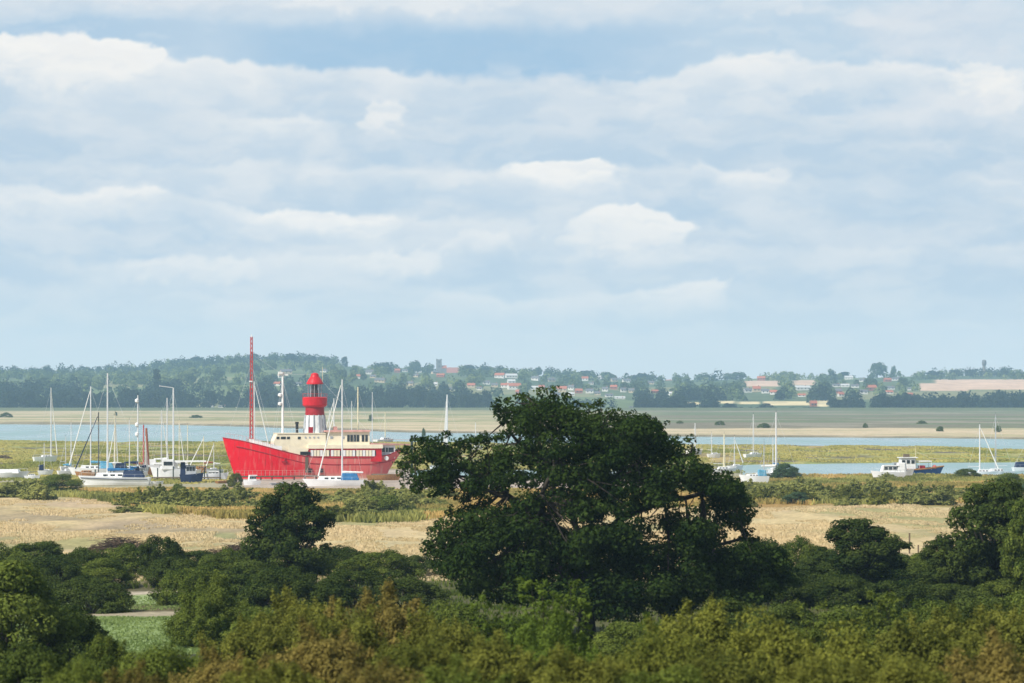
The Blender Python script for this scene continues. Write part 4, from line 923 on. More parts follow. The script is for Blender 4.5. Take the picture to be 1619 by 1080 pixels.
    for px_ in (600, 605, 610, 615, 619): s = sx(px_, -1); MB().box(s - .27, s + .27, -1.96, -1.8, zz(714.5, s), zz(707.5, s)).build('window', M['glass'], ac)
    # lantern tower
    tx = sx(493.5, 3.5); u = MB(); zb = zz(690, 22); zr = lambda py: zz(py, tx)
    pr = 7.78
    tw = MB().lathe([(18.5 / pr, zb), (16.2 / pr, zr(676)), (15.0 / pr, zr(656))], 28, (tx, 0)).build('lantern_tower', M['white'], t)
    for k_ in range(12):
        an = k_ * math.pi / 6 + .26
        MB().tube((tx + math.cos(an) * 18.6 / pr, math.sin(an) * 18.6 / pr, zb), (tx + math.cos(an) * 15.1 / pr, math.sin(an) * 15.1 / pr, zr(656)), .17, n=6).build('rib', M['greyhull'], tw)
    s = tx - 1.15; MB().box(s - .4, s + .4, -2.28, -1.7, zr(686), zr(675)).build('door', M['darkred'], tw)
    MB().lathe([(15.3 / pr, zr(656.5)), (14.6 / pr, zr(643))], 28, (tx, 0)).build('red_collar', M['darkred'], t)
    MB().lathe([(15.5 / pr, zr(644)), (19.2 / pr, zr(641)), (19.8 / pr, zr(629)), (16.5 / pr, zr(627.6))], 28, (tx, 0)).build('gallery', M['red'], t)
    k = MB()
    for i in range(20):
        a0 = i * math.pi / 10; k.tube((tx + math.cos(a0) * 19.6 / pr, math.sin(a0) * 19.6 / pr, zr(628)), (tx + math.cos(a0) * 19.6 / pr, math.sin(a0) * 19.6 / pr, zr(622.5)), .035, n=4)
        a1 = a0 + math.pi / 10; k.tube((tx + math.cos(a0) * 19.6 / pr, math.sin(a0) * 19.6 / pr, zr(622.5)), (tx + math.cos(a1) * 19.6 / pr, math.sin(a1) * 19.6 / pr, zr(622.5)), .04, n=4)
    k.build('gallery_rail', M['redmast'], t)
    ln = MB().lathe([(6.2 / pr, zr(627.5)), (6.2 / pr, zr(620)), (4.6 / pr, zr(615)), (4.6 / pr, zr(606))], 16, (tx, 0)).build('lantern', M['lens'], t)
    for i in range(10):
        a0 = i * math.pi / 5 + .1; MB().tube((tx + math.cos(a0) * 10.8 / pr, math.sin(a0) * 10.8 / pr, zr(628)), (tx + math.cos(a0) * 10.8 / pr, math.sin(a0) * 10.8 / pr, zr(606)), .07, n=5).build('glazing_bar', M['greyhull'], ln)
    dm = MB().lathe([(13.4 / pr, zr(607.5)), (13.0 / pr, zr(605)), (10.2 / pr, zr(600)), (7.2 / pr, zr(596)), (6.2 / pr, zr(593.5)), (5.6 / pr, zr(591)), (2.2 / pr, zr(589.5))], 26, (tx, 0)).build('dome', M['red'], t)
    MB().tube((tx + 1.5, -.5, zr(607)), (tx + 1.5, -.5, zr(580)), .05, n=5).build('lightning_rod', M['spar'], dm)
    # funnel pipe, masts
    s = sx(466.5, 2); MB().tube((s, 2 - 2.6, zz(686, s)), (s, -.6, zz(670, s)), .30, .30, 12).tube((s, -.6, zz(670, s)), (s, -.6, zz(667, s)), .38, .38, 12).build('funnel', M['black'], t)
    s = sx(394.5, 3); zd = deckz(s) - .5; ztop = zz(533, s, 3)
    fm = MB()
    for i, (ox, oy) in enumerate([(-.3, -.3), (.3, -.3), (.3, .3), (-.3, .3)]): fm.tube((s + ox, oy, zd), (s + ox * .55, oy * .55, ztop), .10, .07, 6)
    for i in range(24):
        z0 = zd + (ztop - zd) * i / 24; z1 = zd + (ztop - zd) * (i + 1) / 24; w0 = .3 * (1 - .45 * i / 24); sg = 1 if i % 2 else -1
        for f_ in (-1, 1): fm.tube((s - sg * w0, f_ * w0, z0), (s + sg * w0, f_ * w0, z1), .05, n=4); fm.tube((s + f_ * w0, -sg * w0, z0), (s + f_ * w0, sg * w0, z1), .035, n=4)
    fmo = fm.build('foremast', M['redmast'], t)
    MB().tube((s, 0, ztop - .2), (s, 0, ztop + .5), .12, .05).build('masthead', M['white'], fmo)
    MB().box(s - .5, s + .1, -.5, .1, zz(604, s), zz(602, s)).build('mast_lamp', M['white'], fmo)
    for (px_, sg) in ((352 + 6, 0), (430, -1), (430, 1), (404, -1), (404, 1)):
        e = sx(px_); MB().tube((s, 0, zz(575, s)), (e, sg * hb(e) * .9, deckz(e)), .022, n=4).build('stay', M['alu'], fmo)
    s = sx(443.5, 3); sm = MB().tube((s, 0, zz(690, s)), (s, 0, zz(588, s)), .26, .2, 10).build('signal_mast', M['white'], t)
    MB().box(s - 1.0, s + 1.1, -.12, .12, zz(594, s), zz(591.5, s)).build('crosstree', M['white'], sm)
    MB().box(s - .9, s - .1, -.45, .35, zz(591.5, s), zz(588, s)).build('mast_lamp', M['white'], sm)
    for py in (624, 638): MB().lathe([(.1, zz(py + 3.5, s)), (.42, zz(py + 2, s)), (.42, zz(py - 1, s)), (.1, zz(py - 2.5, s))], 10, (s - .55, 0)).build('radar_dome', M['white'], sm)
    rg_ = MB(); s1 = sx(443.5, 3); s2 = sx(493.5, 3.5); s3 = sx(394.5, 3)
    rg_.tube((s1, 0, zz(592, s1)), (s2, 0, zz(592, s2)), .02, n=4).tube((s3, 0, zz(560, s3)), (s1, 0, zz(592, s1)), .02, n=4)
    for e in (-2.4, 2.4): rg_.tube((s1, 0, zz(600, s1)), (s1 + 2.5, e, zz(686, s1)), .02, n=4).tube((s1, 0, zz(600, s1)), (s1 - 2.0, e, zz(700, s1)), .02, n=4)
    rg_.tube((s2 + 1.2, 0, zz(600, s2)), (sx(580, -1), -2.2, zz(682, 27)), .02, n=4)
    rg_.build('rigging', M['alu'], t)
    k = MB(); a, b_ = sx(440, -1), sx(470, -1)
    for i in range(7): k.tube((a + (b_ - a) * i / 6, -2.6, zz(685, 16)), (a + (b_ - a) * i / 6, -2.6, zz(679, 16)), .03, n=4)
    k.tube((a, -2.6, zz(679, 16)), (b_, -2.6, zz(679, 16)), .03, n=4); k.build('guard_rail', M['white'], t)
    MB().box(sx(528, -1), sx(534, -1), -.8, .8, zz(682, 27) + .3, zz(682, 27) + 1.0, .1, .1).build('skylight', M['pink'], t)
    # guard rails on the foredeck and saloon roof
    k = MB()
    for i in range(12):
        s0 = .6 + (sx(430) - .6) * i / 12; s1 = .6 + (sx(430) - .6) * (i + 1) / 12
        k.tube((s0, -hb(s0) * .97, deckz(s0)), (s0, -hb(s0) * .97, deckz(s0) + 1.0), .025, n=4); k.tube((s0, -hb(s0) * .97, deckz(s0) + 1), (s1, -hb(s1) * .97, deckz(s1) + 1), .025, n=4)
    k.build('guard_rail', M['pinkred'], t)
    k = MB(); a, b_ = sx(586, -1), sx(650, -1)
    for i in range(10):
        s0 = a + (b_ - a) * i / 10; k.tube((s0, -2.2, zt + .4), (s0, -2.2, zt + 1.2), .02, n=4)
    k.tube((a, -2.2, zt + 1.2), (b_, -1.4, zt + 1.0), .03, n=4); k.build('guard_rail', M['pink'], t)
    return t
lightship()
# walkway along the hull
p0 = P(372, 0, 563); p1 = P(512, 0, 568)
t = thing('boardwalk', 'weathered timber walkway with white railing posts along the red hull', 'walkway', (p0.x, 563, 1.15), math.atan2(568 - 563, p1.x - p0.x))
Lw = (p1 - Vector((p0.x, 568, p0.z))).length; Lw = abs(p1.x - p0.x) / math.cos(t.rotation_euler.z)
MB().box(0, Lw, -.6, .6, .0, .25).build('deck', M['oldwood'], t)
k = MB()
for i in range(22):
    k.tube((Lw * i / 21, -.5, .25), (Lw * i / 21, -.5, 1.35), .05, n=4)
k.tube((0, -.5, 1.3), (Lw, -.5, 1.3), .035, n=4); k.tube((0, -.5, .8), (Lw, -.5, .8), .025, n=4)
k.build('railing', M['pink'], t)
for i in range(8): MB().tube((Lw * (i + .3) / 8, 0, -1.6), (Lw * (i + .3) / 8, 0, 0), .12, n=7).build('pile', M['greypost'], t)

# ------------------------------------------------------------------ yachts
def yacht(label, x0, x1, yb, d, masts, heading=1, yaw=0.0, hullm='gel', freeb=1.15, cabin=True, cover=None, zb=None, stays=True, wide=None, cat='yacht', group='moored yachts', boom=True, sailm=None, stripe=None, furl=None, furlx=.47):
    """masts: list of (px, ytop, material, radius); heading 1 = bow right, -1 = bow left"""
    if zb is None: d = (EYE - .45) * F / (yb - HY); zb = .45
    pc = P((x0 + x1) / 2, 0, d); L = abs(x1 - x0) / F * d / math.cos(yaw); Bm = wide or L * .3
    z = zb if zb is not None else EYE - (yb - HY) / F * d
    t = thing('sailing_yacht' if masts else 'motor_boat', label, cat, (pc.x, d, z), (0 if heading > 0 else math.pi) + yaw, group)
    prof = lambda u: freeb * (1 + .28 * u ** 2 + .05 * (1 - u))
    hm_ = hull(L, Bm, prof, rake=L * .1); hm_.v = [(a - L / 2, b, c) for a, b, c in hm_.v]; ho = hm_.build('hull', M[hullm], t)
    if masts and z > .3: MB().add([(-L * .12, -.12, .15), (L * .12, -.12, .15), (L * .12, .12, .15), (-L * .12, .12, .15), (-L * .06, -.1, -1.3), (L * .08, -.1, -1.3), (L * .08, .1, -1.3), (-L * .06, .1, -1.3)], [(0, 1, 2, 3), (7, 6, 5, 4), (0, 4, 5, 1), (1, 5, 6, 2), (2, 6, 7, 3), (3, 7, 4, 0)]).build('keel', M['anti'], t)
    if stripe:
        k = MB()
        for i in range(20):
            u0, u1 = .03 + .93 * i / 20, .03 + .93 * (i + 1) / 20
            for sg in (-1, 1): k.tube((L * u0 - L / 2, sg * hb_at(L, Bm, u0) * .985, prof(u0) * .8), (L * u1 - L / 2, sg * hb_at(L, Bm, u1) * .985, prof(u1) * .8), .07, n=5)
        k.build('stripe', M[stripe], ho)
    if cabin:
        ch = L * .055 + .15; zc = freeb * 1.02
        cb = MB().box(-L * .16, L * .26, -Bm * .27, Bm * .27, zc - .1, zc + ch, L * .03, .08).build('cabin', M['white' if hullm != 'wood' else 'wood'], t, bev=.05)
        for i in range(3):
            xx = -L * .09 + i * L * .1; MB().box(xx - L * .03, xx + L * .03, -Bm * .27 - .005, Bm * .27 + .005, zc + ch * .35, zc + ch * .7).build('window', M['glass'], cb)
    if cover:
        MB().add([(-L * .42, -Bm * .3, freeb + .1), (-L * .12, -Bm * .3, freeb + .1), (-L * .12, Bm * .3, freeb + .1), (-L * .42, Bm * .3, freeb + .1),
                  (-L * .38, -Bm * .22, freeb + 1.25), (-L * .14, -Bm * .22, freeb + 1.35), (-L * .14, Bm * .22, freeb + 1.35), (-L * .38, Bm * .22, freeb + 1.25)],
                 [(3, 2, 1, 0), (4, 5, 6, 7), (0, 1, 5, 4), (1, 2, 6, 5), (2, 3, 7, 6), (3, 0, 4, 7)]).build('spray_hood', M[cover], t, bev=.1)
    k = MB()
    for sg in (-1, 1):
        pts = [(L * u - L / 2, sg * hb_at(L, Bm, u) * .93, prof(u)) for u in (.06, .2, .35, .5, .65, .8, .95)]
        for a in pts: k.tube(a, (a[0], a[1], a[2] + .6), .016, n=4)
        for a, b in zip(pts[:-1], pts[1:]): k.tube((a[0], a[1], a[2] + .6), (b[0], b[1], b[2] + .6), .014, n=4)
    if L > 5: k.build('guard_rail', M['alu'], t)
    for i, (mpx, myt, mm, mr) in enumerate(masts):
        xl = ((mpx - CX) / F * d - pc.x) / math.cos(t.rotation_euler.z); xl = max(-L * .4, min(L * .35, xl))
        top = EYE - (myt - HY) / F * d - z
        mr *= 1.3
        mo = MB().tube((xl, 0, freeb), (xl, 0, top), mr, mr * .72, 8).build('mast', M[mm], t)
        for fr in ((.55, .78) if top > 11 else (.6,)):
            hz_ = freeb + (top - freeb) * fr; MB().tube((xl, -Bm * .3, hz_), (xl, Bm * .3, hz_), .03, n=4).build('spreader', M['alu'], mo)
        MB().tube((xl, 0, top), (xl, 0, top + .5), .02, n=4).build('aerial', M['black'], mo)
        if stays and i == 0:
            for e in ((L * .48, 0, prof(.97)), (-L * .48, 0, prof(0)), (xl, Bm * .42, freeb), (xl, -Bm * .42, freeb)): MB().tube((xl, 0, top * .97), e, .018, n=4).build('stay', M['alu'], mo)
            if furl: MB().tube((xl + (L * .46 - xl) * .04, 0, top * .96 - .3), (L * furlx, 0, prof(.97) + .5), .07, .13, 7).build('furled_jib', M[furl], mo)
        if boom and i == 0:
            bl = L * .36; bz = freeb + .95 + L * .03
            bo = MB().tube((xl, 0, bz), (max(xl - bl, -L * .48), 0, bz + .1), .07, .06, 7).build('boom', M['alu'], t)
            if sailm:
                k = MB(); N_ = 8; e = max(xl - bl, -L * .48)
                for q in range(N_):
                    u0, u1 = q / N_, (q + 1) / N_; r0 = .30 * (1 - .55 * u0) * (1 + .15 * (q % 2)); r1 = .30 * (1 - .55 * u1)
                    k.tube((xl + (e - xl) * u0, 0, bz + .18), (xl + (e - xl) * u1, 0, bz + .2), r0, r1, 8)
                k.build('sail_cover', M[sailm], bo)
    return t
G1 = 'yachts moored on the left'
yacht('small white yacht alone on the green marsh with a pale mast', 54, 90, 731, 700, [(80, 613, 'alu', .12)], 1, .5, freeb=1.3, furl='sail', group=G1)
yacht('large white yacht with blue stripe and bright blue cover under the tallest left mast', 123, 238, 768, 556, [(170, 590, 'alu', .13), ], -1, .0, freeb=1.5, cover='navy', sailm='blue', stripe='navy', group=G1, wide=4)
yacht('pale yacht with light blue cover and a long sloping furled foresail', 108, 186, 752, 588, [(143.5, 611, 'alu', .12)], -1, .1, freeb=1.4, sailm='lightblue', cover='lightblue', furl='sail', group=G1)
yacht('small ochre hulled yacht with a dark furled sail sloping past the pale mast', 118, 160, 755, 575, [(157, 652, 'black', .10)], -1, 0, hullm='wood', freeb=1.0, furl='navy', group=G1, stays=True)
yb = yacht('grey yacht whose short mast carries two white radar domes', 178, 236, 754, 595, [(217.5, 625, 'alu', .12)], 1, .3, hullm='greyhull', freeb=1.6, cover='navy', sailm='navy', group=G1)
mo = [c for c in yb.children if c.name.startswith('mast')][0]; mx_ = mo.data.vertices[0].co.x
for py in (634, 672, 687): zz_ = EYE - (py - HY) / F * yb.location.y - yb.location.z; MB().lathe([(.1, zz_ - .4), (.4, zz_ - .2), (.4, zz_ + .3), (.1, zz_ + .5)], 10, (mx_ - .3, 0)).build('radar_dome', M['white'], mo)
t = yacht('old gaff boat with tan sails bundled round a reddish mast', 206, 252, 752, 600, [(227, 672, 'redmast', .13)], 1, .1, hullm='wood', freeb=1.2, sailm='tan', group=G1)
MB().tube((0.6, 0, 2.2), (.3, 0, 10.0), .42, .22, 8).build('brailed_sail', M['tan'], t)
yacht('white yacht with a leaning pale mast between the tan sailed boat and the wheelhouse yacht', 226, 282, 750, 592, [(264, 629, 'alu', .11)], 1, .2, freeb=1.9, cover='white', sailm='sail', group=G1)
yh = yacht('white wheelhouse yacht with a wind vane arm on its tall mast', 238, 298, 758, 574, [(274, 613, 'alu', .14)], -1, .15, freeb=2.0, sailm='sail', group=G1)
MB().box(-.9, 1.6, -1.2, 1.2, 2.0, 4.0, .15, .1).build('wheelhouse', M['white'], yh, bev=.05)
MB().box(-.5, 1.2, -1.26, 1.26, 2.9, 3.6).build('window', M['glass'], yh)
mo = [c for c in yh.children if c.name.startswith('mast')][0]; mx_ = mo.data.vertices[0].co.x
zt_ = EYE - (613 - HY) / F * yh.location.y - yh.location.z
MB().tube((mx_, 0, zt_), (mx_ + 2.6, 0, zt_ + .35), .07, n=5).tube((mx_ + 2.6, -.5, zt_ + .35), (mx_ + 2.6, .5, zt_ + .35), .12, n=6).build('wind_vane', M['alu'], mo)
def cruiser(label, x0, x1, yb, d, hullm, h, heading=1, yaw=0, top='white', canopy='navy', group=None, name='motor_boat', flyb=True, freeb=1.2):
    t = yacht(label, x0, x1, yb, d, [], heading, yaw, hullm=hullm, freeb=freeb, cabin=False, cat='motor boat', group=group)
    L = abs(x1 - x0) / F * d / math.cos(yaw); Bm = L * .3; H = h / F * d
    cb = MB().box(-L * .25, L * .2, -Bm * .36, Bm * .36, freeb, H * .8, L * .04, .12).build('cabin', M[top], t, bev=.06)
    for i in range(3): xx = -L * .16 + i * L * .12; MB().box(xx - L * .045, xx + L * .045, -Bm * .36 + .02, Bm * .36 - .02, freeb + (H * .8 - freeb) * .45, freeb + (H * .8 - freeb) * .85).build('window', M['glass'], cb)
    for w in [c for c in cb.children]: w.scale.y = 1.06
    if canopy: MB().box(-L * .46, -L * .24, -Bm * .34, Bm * .34, freeb, H, .1, .1).build('canopy', M[canopy], t, bev=.1)
    if flyb: MB().box(-L * .27, L * .14, -Bm * .38, Bm * .38, H * .8, H * .8 + .18).build('roof', M[top], t)
    return t
t = cruiser('navy motor cruiser with long pale roof and dark windows left of the red bow', 284, 322, 764, 562, 'navy', 34, 1, .1, 'greyhull', 'navy', flyb=False, freeb=1.6)
MB().box(-3.2, 2.8, -1.35, 1.35, 4.1, 4.35).build('flat_roof', M['white'], t)
cruiser('low white motor boat right beside the red bow', 318, 362, 759, 560, 'gel', 16, 1, 0, 'white', None)
cruiser('small white cabin boat with dark windows below the red bow', 384, 412, 768, 545, 'gel', 19, -1, .3, 'white', None, freeb=.9)
tt = yacht('long low white covered hull at the left edge', -30, 47, 757, 560, [], 1, 0, freeb=1.2, cabin=False, cat='boat', group=None, wide=3.2)
MB().box(-4.4, 3.0, -1.3, 1.3, 1.1, 1.9, .3, .4).build('winter_cover', M['white'], tt, bev=.15)
cruiser('small white dinghy with outboard beside the long covered hull', 38, 64, 758, 566, 'gel', 11, 1, 0, 'white', None, freeb=.7, flyb=False)
# behind and beside the lightship
G2 = 'yachts moored around the lightship'
yacht('yacht half hidden behind the lightship foredeck, mast beside the red mast', 370, 432, 742, 650, [(402, 603, 'alu', .11)], 1, .2, freeb=1.3, furl='sail', group=G2, zb=.1)
yacht('yacht behind the cream wheelhouse with a short mast right of the tower', 500, 560, 740, 655, [(528, 630, 'alu', .12)], -1, .2, freeb=1.3, furl='sail', group=G2, zb=.1)
yacht('yacht behind the cream wheelhouse roof with the thinnest mast', 520, 590, 738, 690, [(556, 634, 'alu', .08)], 1, .2, freeb=1.3, group=G2, zb=.1)
yacht('yacht whose strong straight mast rises from the right end of the wheelhouse roof', 540, 600, 738, 660, [(566, 612, 'spar', .14)], 1, .3, freeb=1.3, group=G2, zb=.1)
t = yacht('white yacht lying in front of the lightship with blue hood and spread stays', 478, 576, 770, 540, [(541, 600, 'alu', .13)], -1, .05, freeb=1.2, cover='blue', furl='sail', furlx=.24, sailm='sail', group=G2, wide=3.2)
yacht('far yacht afloat right of the lightship with a cream mast', 594, 622, 699, 1000, [(609, 652, 'spar', .14)], 1, .9, freeb=1.3, group=G2, zb=0)
t = yacht('yacht left of the oak with a white sail still half hoisted up its mast', 680, 738, 745, 640, [(707, 624, 'alu', .15)], 1, .2, freeb=1.3, group=G2, zb=.1)
mo = [c for c in t.children if c.name.startswith('mast')][0]; mx_ = mo.data.vertices[0].co.x
zt_ = EYE - (628 - HY) / F * 640 - t.location.z
MB().add([(mx_ - .18, -.06, 2.5), (mx_ - 1.1, -.12, 2.6), (mx_ - .75, -.1, zt_ * .6), (mx_ - .3, -.04, zt_), (mx_ - .12, -.04, zt_),
          (mx_ - .18, .06, 2.5), (mx_ - 1.1, .12, 2.6), (mx_ - .75, .1, zt_ * .6), (mx_ - .3, .04, zt_), (mx_ - .12, .04, zt_)],
         [(0, 4, 3, 2, 1), (5, 6, 7, 8, 9), (0, 1, 6, 5), (1, 2, 7, 6), (2, 3, 8, 7), (3, 4, 9, 8), (4, 0, 5, 9)]).build('sail', M['sail'], t)
EX = [
 ('blue hulled little sloop wedged behind the blue striped yacht', 170, 200, 749, 600, [(181, 676, 'alu', .06)], -1, .3, 'bluehull', 'sail'),
 ('pale yacht bow on in the middle of the left cluster', 212, 232, 755, 570, [(236, 690, 'alu', .06)], 1, .9, 'gel', 'navy'),
 ('low cream yacht behind the wheelhouse yacht', 258, 292, 748, 610, [(283, 664, 'spar', .07)], 1, .3, 'gel', 'lightblue'),
 ('small grey yacht just left of the red bow', 326, 352, 750, 600, [(338, 700, 'alu', .05)], -1, .4, 'greyhull', 'sail'),
 ('tiny white yacht between the sloping foresail and the leftmost cluster', 96, 116, 745, 620, [(104, 690, 'alu', .05)], 1, .6, 'gel', None),
 ('small pale yacht stern on behind the blue covered yacht', 150, 186, 750, 600, [(188, 652, 'spar', .08)], 1, .6, 'gel', 'white'),
 ('small white yacht with furled blue sail between the domed mast and the tan sails', 196, 226, 757, 570, [(205, 664, 'alu', .08)], -1, .4, 'gel', 'blue'),
 ('grey decked yacht jammed right of the tan sailed boat', 236, 268, 751, 590, [(255, 648, 'alu', .07)], 1, .5, 'greyhull', 'sail'),
 ('little white sloop right of the wheelhouse yacht', 290, 318, 752, 590, [(297, 672, 'spar', .07)], 1, .4, 'gel', 'sail'),
 ('old wooden hulled sloop with a short mast behind the navy motor cruiser', 300, 340, 748, 610, [(322, 690, 'spar', .07)], -1, .2, 'wood', 'tan'),
 ('small white yacht left of the large blue striped one', 92, 124, 752, 600, [(112, 668, 'alu', .07)], 1, .5, 'gel', 'lightblue'),
 ('tiny white keelboat low on the mud beside the leftmost green marsh', 60, 84, 752, 600, [(70, 700, 'alu', .06)], 1, .3, 'gel', None),
 ('pale yacht mostly hidden behind the lightship wheelhouse, its mast leaning near the tower', 512, 552, 741, 648, [(521, 648, 'alu', .07)], 1, .3, 'gel', 'sail'),
 ('pale yacht behind the lightship awning with a short mast', 584, 616, 741, 650, [(536, 620, 'alu', .07)], -1, .3, 'gel', 'sail'),
 ('distant small yacht afloat on the river by the oak', 742, 764, 712, 880, [(752, 668, 'alu', .10)], 1, .5, 'gel', None),
 ('thin masted yacht just right of the oak behind the white hulls', 1118, 1140, 724, 770, [(1125, 684, 'alu', .07)], 1, .4, 'gel', None),
 ('small dinghy yacht moored right of the bright white hull', 1212, 1238, 750, 605, [(1222, 690, 'alu', .06)], -1, .3, 'gel', 'blue'),
 ('thin masted yacht on the marsh edge between the oak and the bright white hull', 1150, 1176, 744, 640, [(1161, 690, 'alu', .06)], 1, .4, 'gel', None),
]
for lb, x0, x1, yb_, d_, ms_, hd, yw_, hm2, sm2 in EX:
    gp = G1 if x0 < 345 else G2 if x0 < 800 else 'yachts moored on the right'
    yacht(lb, x0, x1, yb_, d_, ms_, hd, yw_, hullm=hm2, freeb=1.0, sailm=sm2, cover='navy' if len(lb) % 3 == 0 else None, furl='sail' if len(lb) % 2 else None, group=gp)
for i, (px_, yb_, d_, lb) in enumerate([(246, 766, 540, 'upturned white dinghy on the mud in front of the wheelhouse yacht'), (440, 768, 535, 'grey tender lying on the mud under the lightship bow'), (352, 765, 545, 'small wooden dinghy left of the white cabin boat')]):
    d_ = (EYE - .45) * F / (yb_ - HY); p_ = P(px_, 0, d_); t = thing('dinghy', lb, 'dinghy', (p_.x, d_, .45), .4 * i)
    h_ = hull(3.2, 1.4, lambda u: .55 + .15 * u ** 2, rake=.3); h_.v = [(a - 1.6, b, c) for a, b, c in h_.v]; h_.build('hull', M[['gel', 'greyhull', 'wood'][i]], t); MB().box(-.2, .1, -.6, .6, .56, .64).build('seat', M['wood'], t)
pj = P(150, 0, 566); t = thing('jetty', 'low timber jetty with mooring posts running through the left hand yacht cluster', 'jetty', (pj.x, 566, .4), .02)
MB().box(0, 25, -.6, .6, .5, .7).build('deck', M['oldwood'], t)
for i in range(9): MB().tube((i * 3.1, .55, -1), (i * 3.1, .55, 2.2 + .3 * (i % 3)), .12, n=7).build('pile', M['greypost'], t)
# brown wooden barge
pb = P(608, 0, 552); t = thing('wooden_barge', 'open varnished brown wooden hull lying on the mud before the lightship stern', 'boat', (pb.x, 552, .9), .03)
h_ = hull(7.0, 2.2, lambda u: 1.0 + .3 * u ** 2, rake=.8); h_.v = [(a - 3.5, b, c) for a, b, c in h_.v]; h_.build('hull', M['wood'], t)
MB().box(-2.6, 2.0, -.7, .7, 1.0, 1.25, .1, .1).build('hatch', M['oldwood'], t)
pp = P(651, 0, 585)
t = thing('mooring_pile', 'thick dark mooring pile standing between the lightship stern and the oak', 'mooring pile', (pp.x, 585, 0)); zt_ = EYE - (690 - HY) / F * 585
MB().tube((0, 0, -.5), (0, 0, zt_), .26, .24, 10).build('post', M['greypost'], t); MB().tube((0, 0, zt_), (0, 0, zt_ + .2), .3, .1, 10).build('cap', M['greypost'], t)
# right-hand moorings
G3 = 'yachts moored on the right'
yacht('distant yacht right of the oak with a slim pale mast', 1086, 1112, 722, 800, [(1099, 669, 'alu', .13)], 1, .9, freeb=1.2, group=G3, zb=.3)
yacht('yacht hidden behind the oak edge with a cream mast', 1118, 1166, 752, 620, [(1145, 686, 'spar', .13)], 1, .3, freeb=1.1, group=G3, zb=.1)
yacht('distant yacht with a faint thin mast left of the tall white mast', 1176, 1206, 726, 760, [(1191, 655, 'alu', .09)], 1, .6, freeb=1.1, group=G3, zb=.3)
yacht('bright white yacht hull on the creek edge just right of the oak', 1168, 1216, 766, 582, [(1208, 698, 'greyhull', .07)], -1, .1, freeb=1.5, group=G3, cover='lightblue')
yacht('yacht behind the grey bush with the tallest white mast on the right', 1196, 1262, 757, 605, [(1227, 652, 'alu', .15)], 1, .2, freeb=1.2, group=G3, sailm='sail')
yacht('yacht behind the bank whose pale mast has a widely sloping stay', 1528, 1580, 757, 606, [(1549, 671, 'alu', .12)], 1, .0, freeb=.9, group=G3, zb=.05, furl='sail')
yacht('yacht behind the bank with a thin dark mast near the right edge', 1552, 1604, 757, 612, [(1574, 655, 'greyhull', .09)], -1, .2, freeb=.9, group=G3, zb=.05)
yacht('yacht at the very right edge with a cream mast', 1600, 1650, 757, 640, [(1622, 700, 'spar', .11)], 1, .2, freeb=1.0, group=G3, zb=.05, furl='sail', cover='navy')
# work boat with blue hull
db = 600; pb = P(1455, 0, db)
t = thing('fishing_boat', 'blue hulled work boat with rust brown rail and white wheelhouse on the creek', 'fishing boat', (pb.x, db, .25), .10)
L = 76 / F * db; prof = lambda u: 1.5 + 1.25 * max(0, u - .35) ** 1.5
h_ = hull(L, 3.4, prof, rake=1.0, tran=.8); h_.v = [(a - L / 2, b, c) for a, b, c in h_.v]; ho = h_.build('hull', M['bluehull'], t)
k = MB()
for i in range(24):
    u0, u1 = i / 24, (i + 1) / 24
    for sg in (-1, 1): k.tube((L * u0 - L / 2, sg * hb_at(L, 3.4, u0, .8), prof(u0) - .02), (L * u1 - L / 2, sg * hb_at(L, 3.4, u1, .8), prof(u1) - .02), .16, n=6)
k.build('gunwale', M['wood'], ho)
wh = MB().box(-L * .44, -L * .12, -1.3, 1.3, 1.3, 3.9, .15, .1).build('wheelhouse', M['white'], t, bev=.06)
for xx in (-3.9, -2.9, -1.9): MB().box(xx - .33, xx + .33, -1.34, 1.34, 2.75, 3.45).build('window', M['glass'], wh)
MB().box(-L * .46, -L * .08, -1.5, 1.5, 3.9, 4.05).build('roof', M['white'], wh)
MB().box(-3.6, -2.4, -.5, .5, 4.05, 4.7).build('chart_box', M['oldwood'], wh)
MB().box(-.6, 2.2, -1.2, 1.2, 3.1, 3.3).build('canopy', M['white'], t)
for xx in (-.5, 2.1):
    for yy in (-1.1, 1.1): MB().tube((xx, yy, 1.4), (xx, yy, 3.1), .05, n=5).build('canopy_post', M['white'], t)
MB().box(-.4, .9, -.7, .7, 1.4, 2.3).build('winch', M['darkred'], t); MB().lathe([(.25, 1.5), (.45, 1.7), (.45, 2.2), (.2, 2.4)], 10, (2.9, -.5)).build('buoy', M['pinkred'], t)
MB().tube((-1.0, 0, 1.4), (-1.0, 0, 6.3), .07, .04, 6).tube((-1.0, 0, 5.2), (1.6, 0, 4.2), .04, n=5).build('mast', M['spar'], t)
cruiser('white motor cruiser moored left of the blue hulled work boat', 1376, 1432, 757, 606, 'gel', 24, -1, .1, 'white', 'white', freeb=1.3)
cruiser('second white motor cruiser behind the blue boat wheelhouse', 1402, 1446, 755, 622, 'white', 26, 1, .1, 'greyhull', None, freeb=1.4)
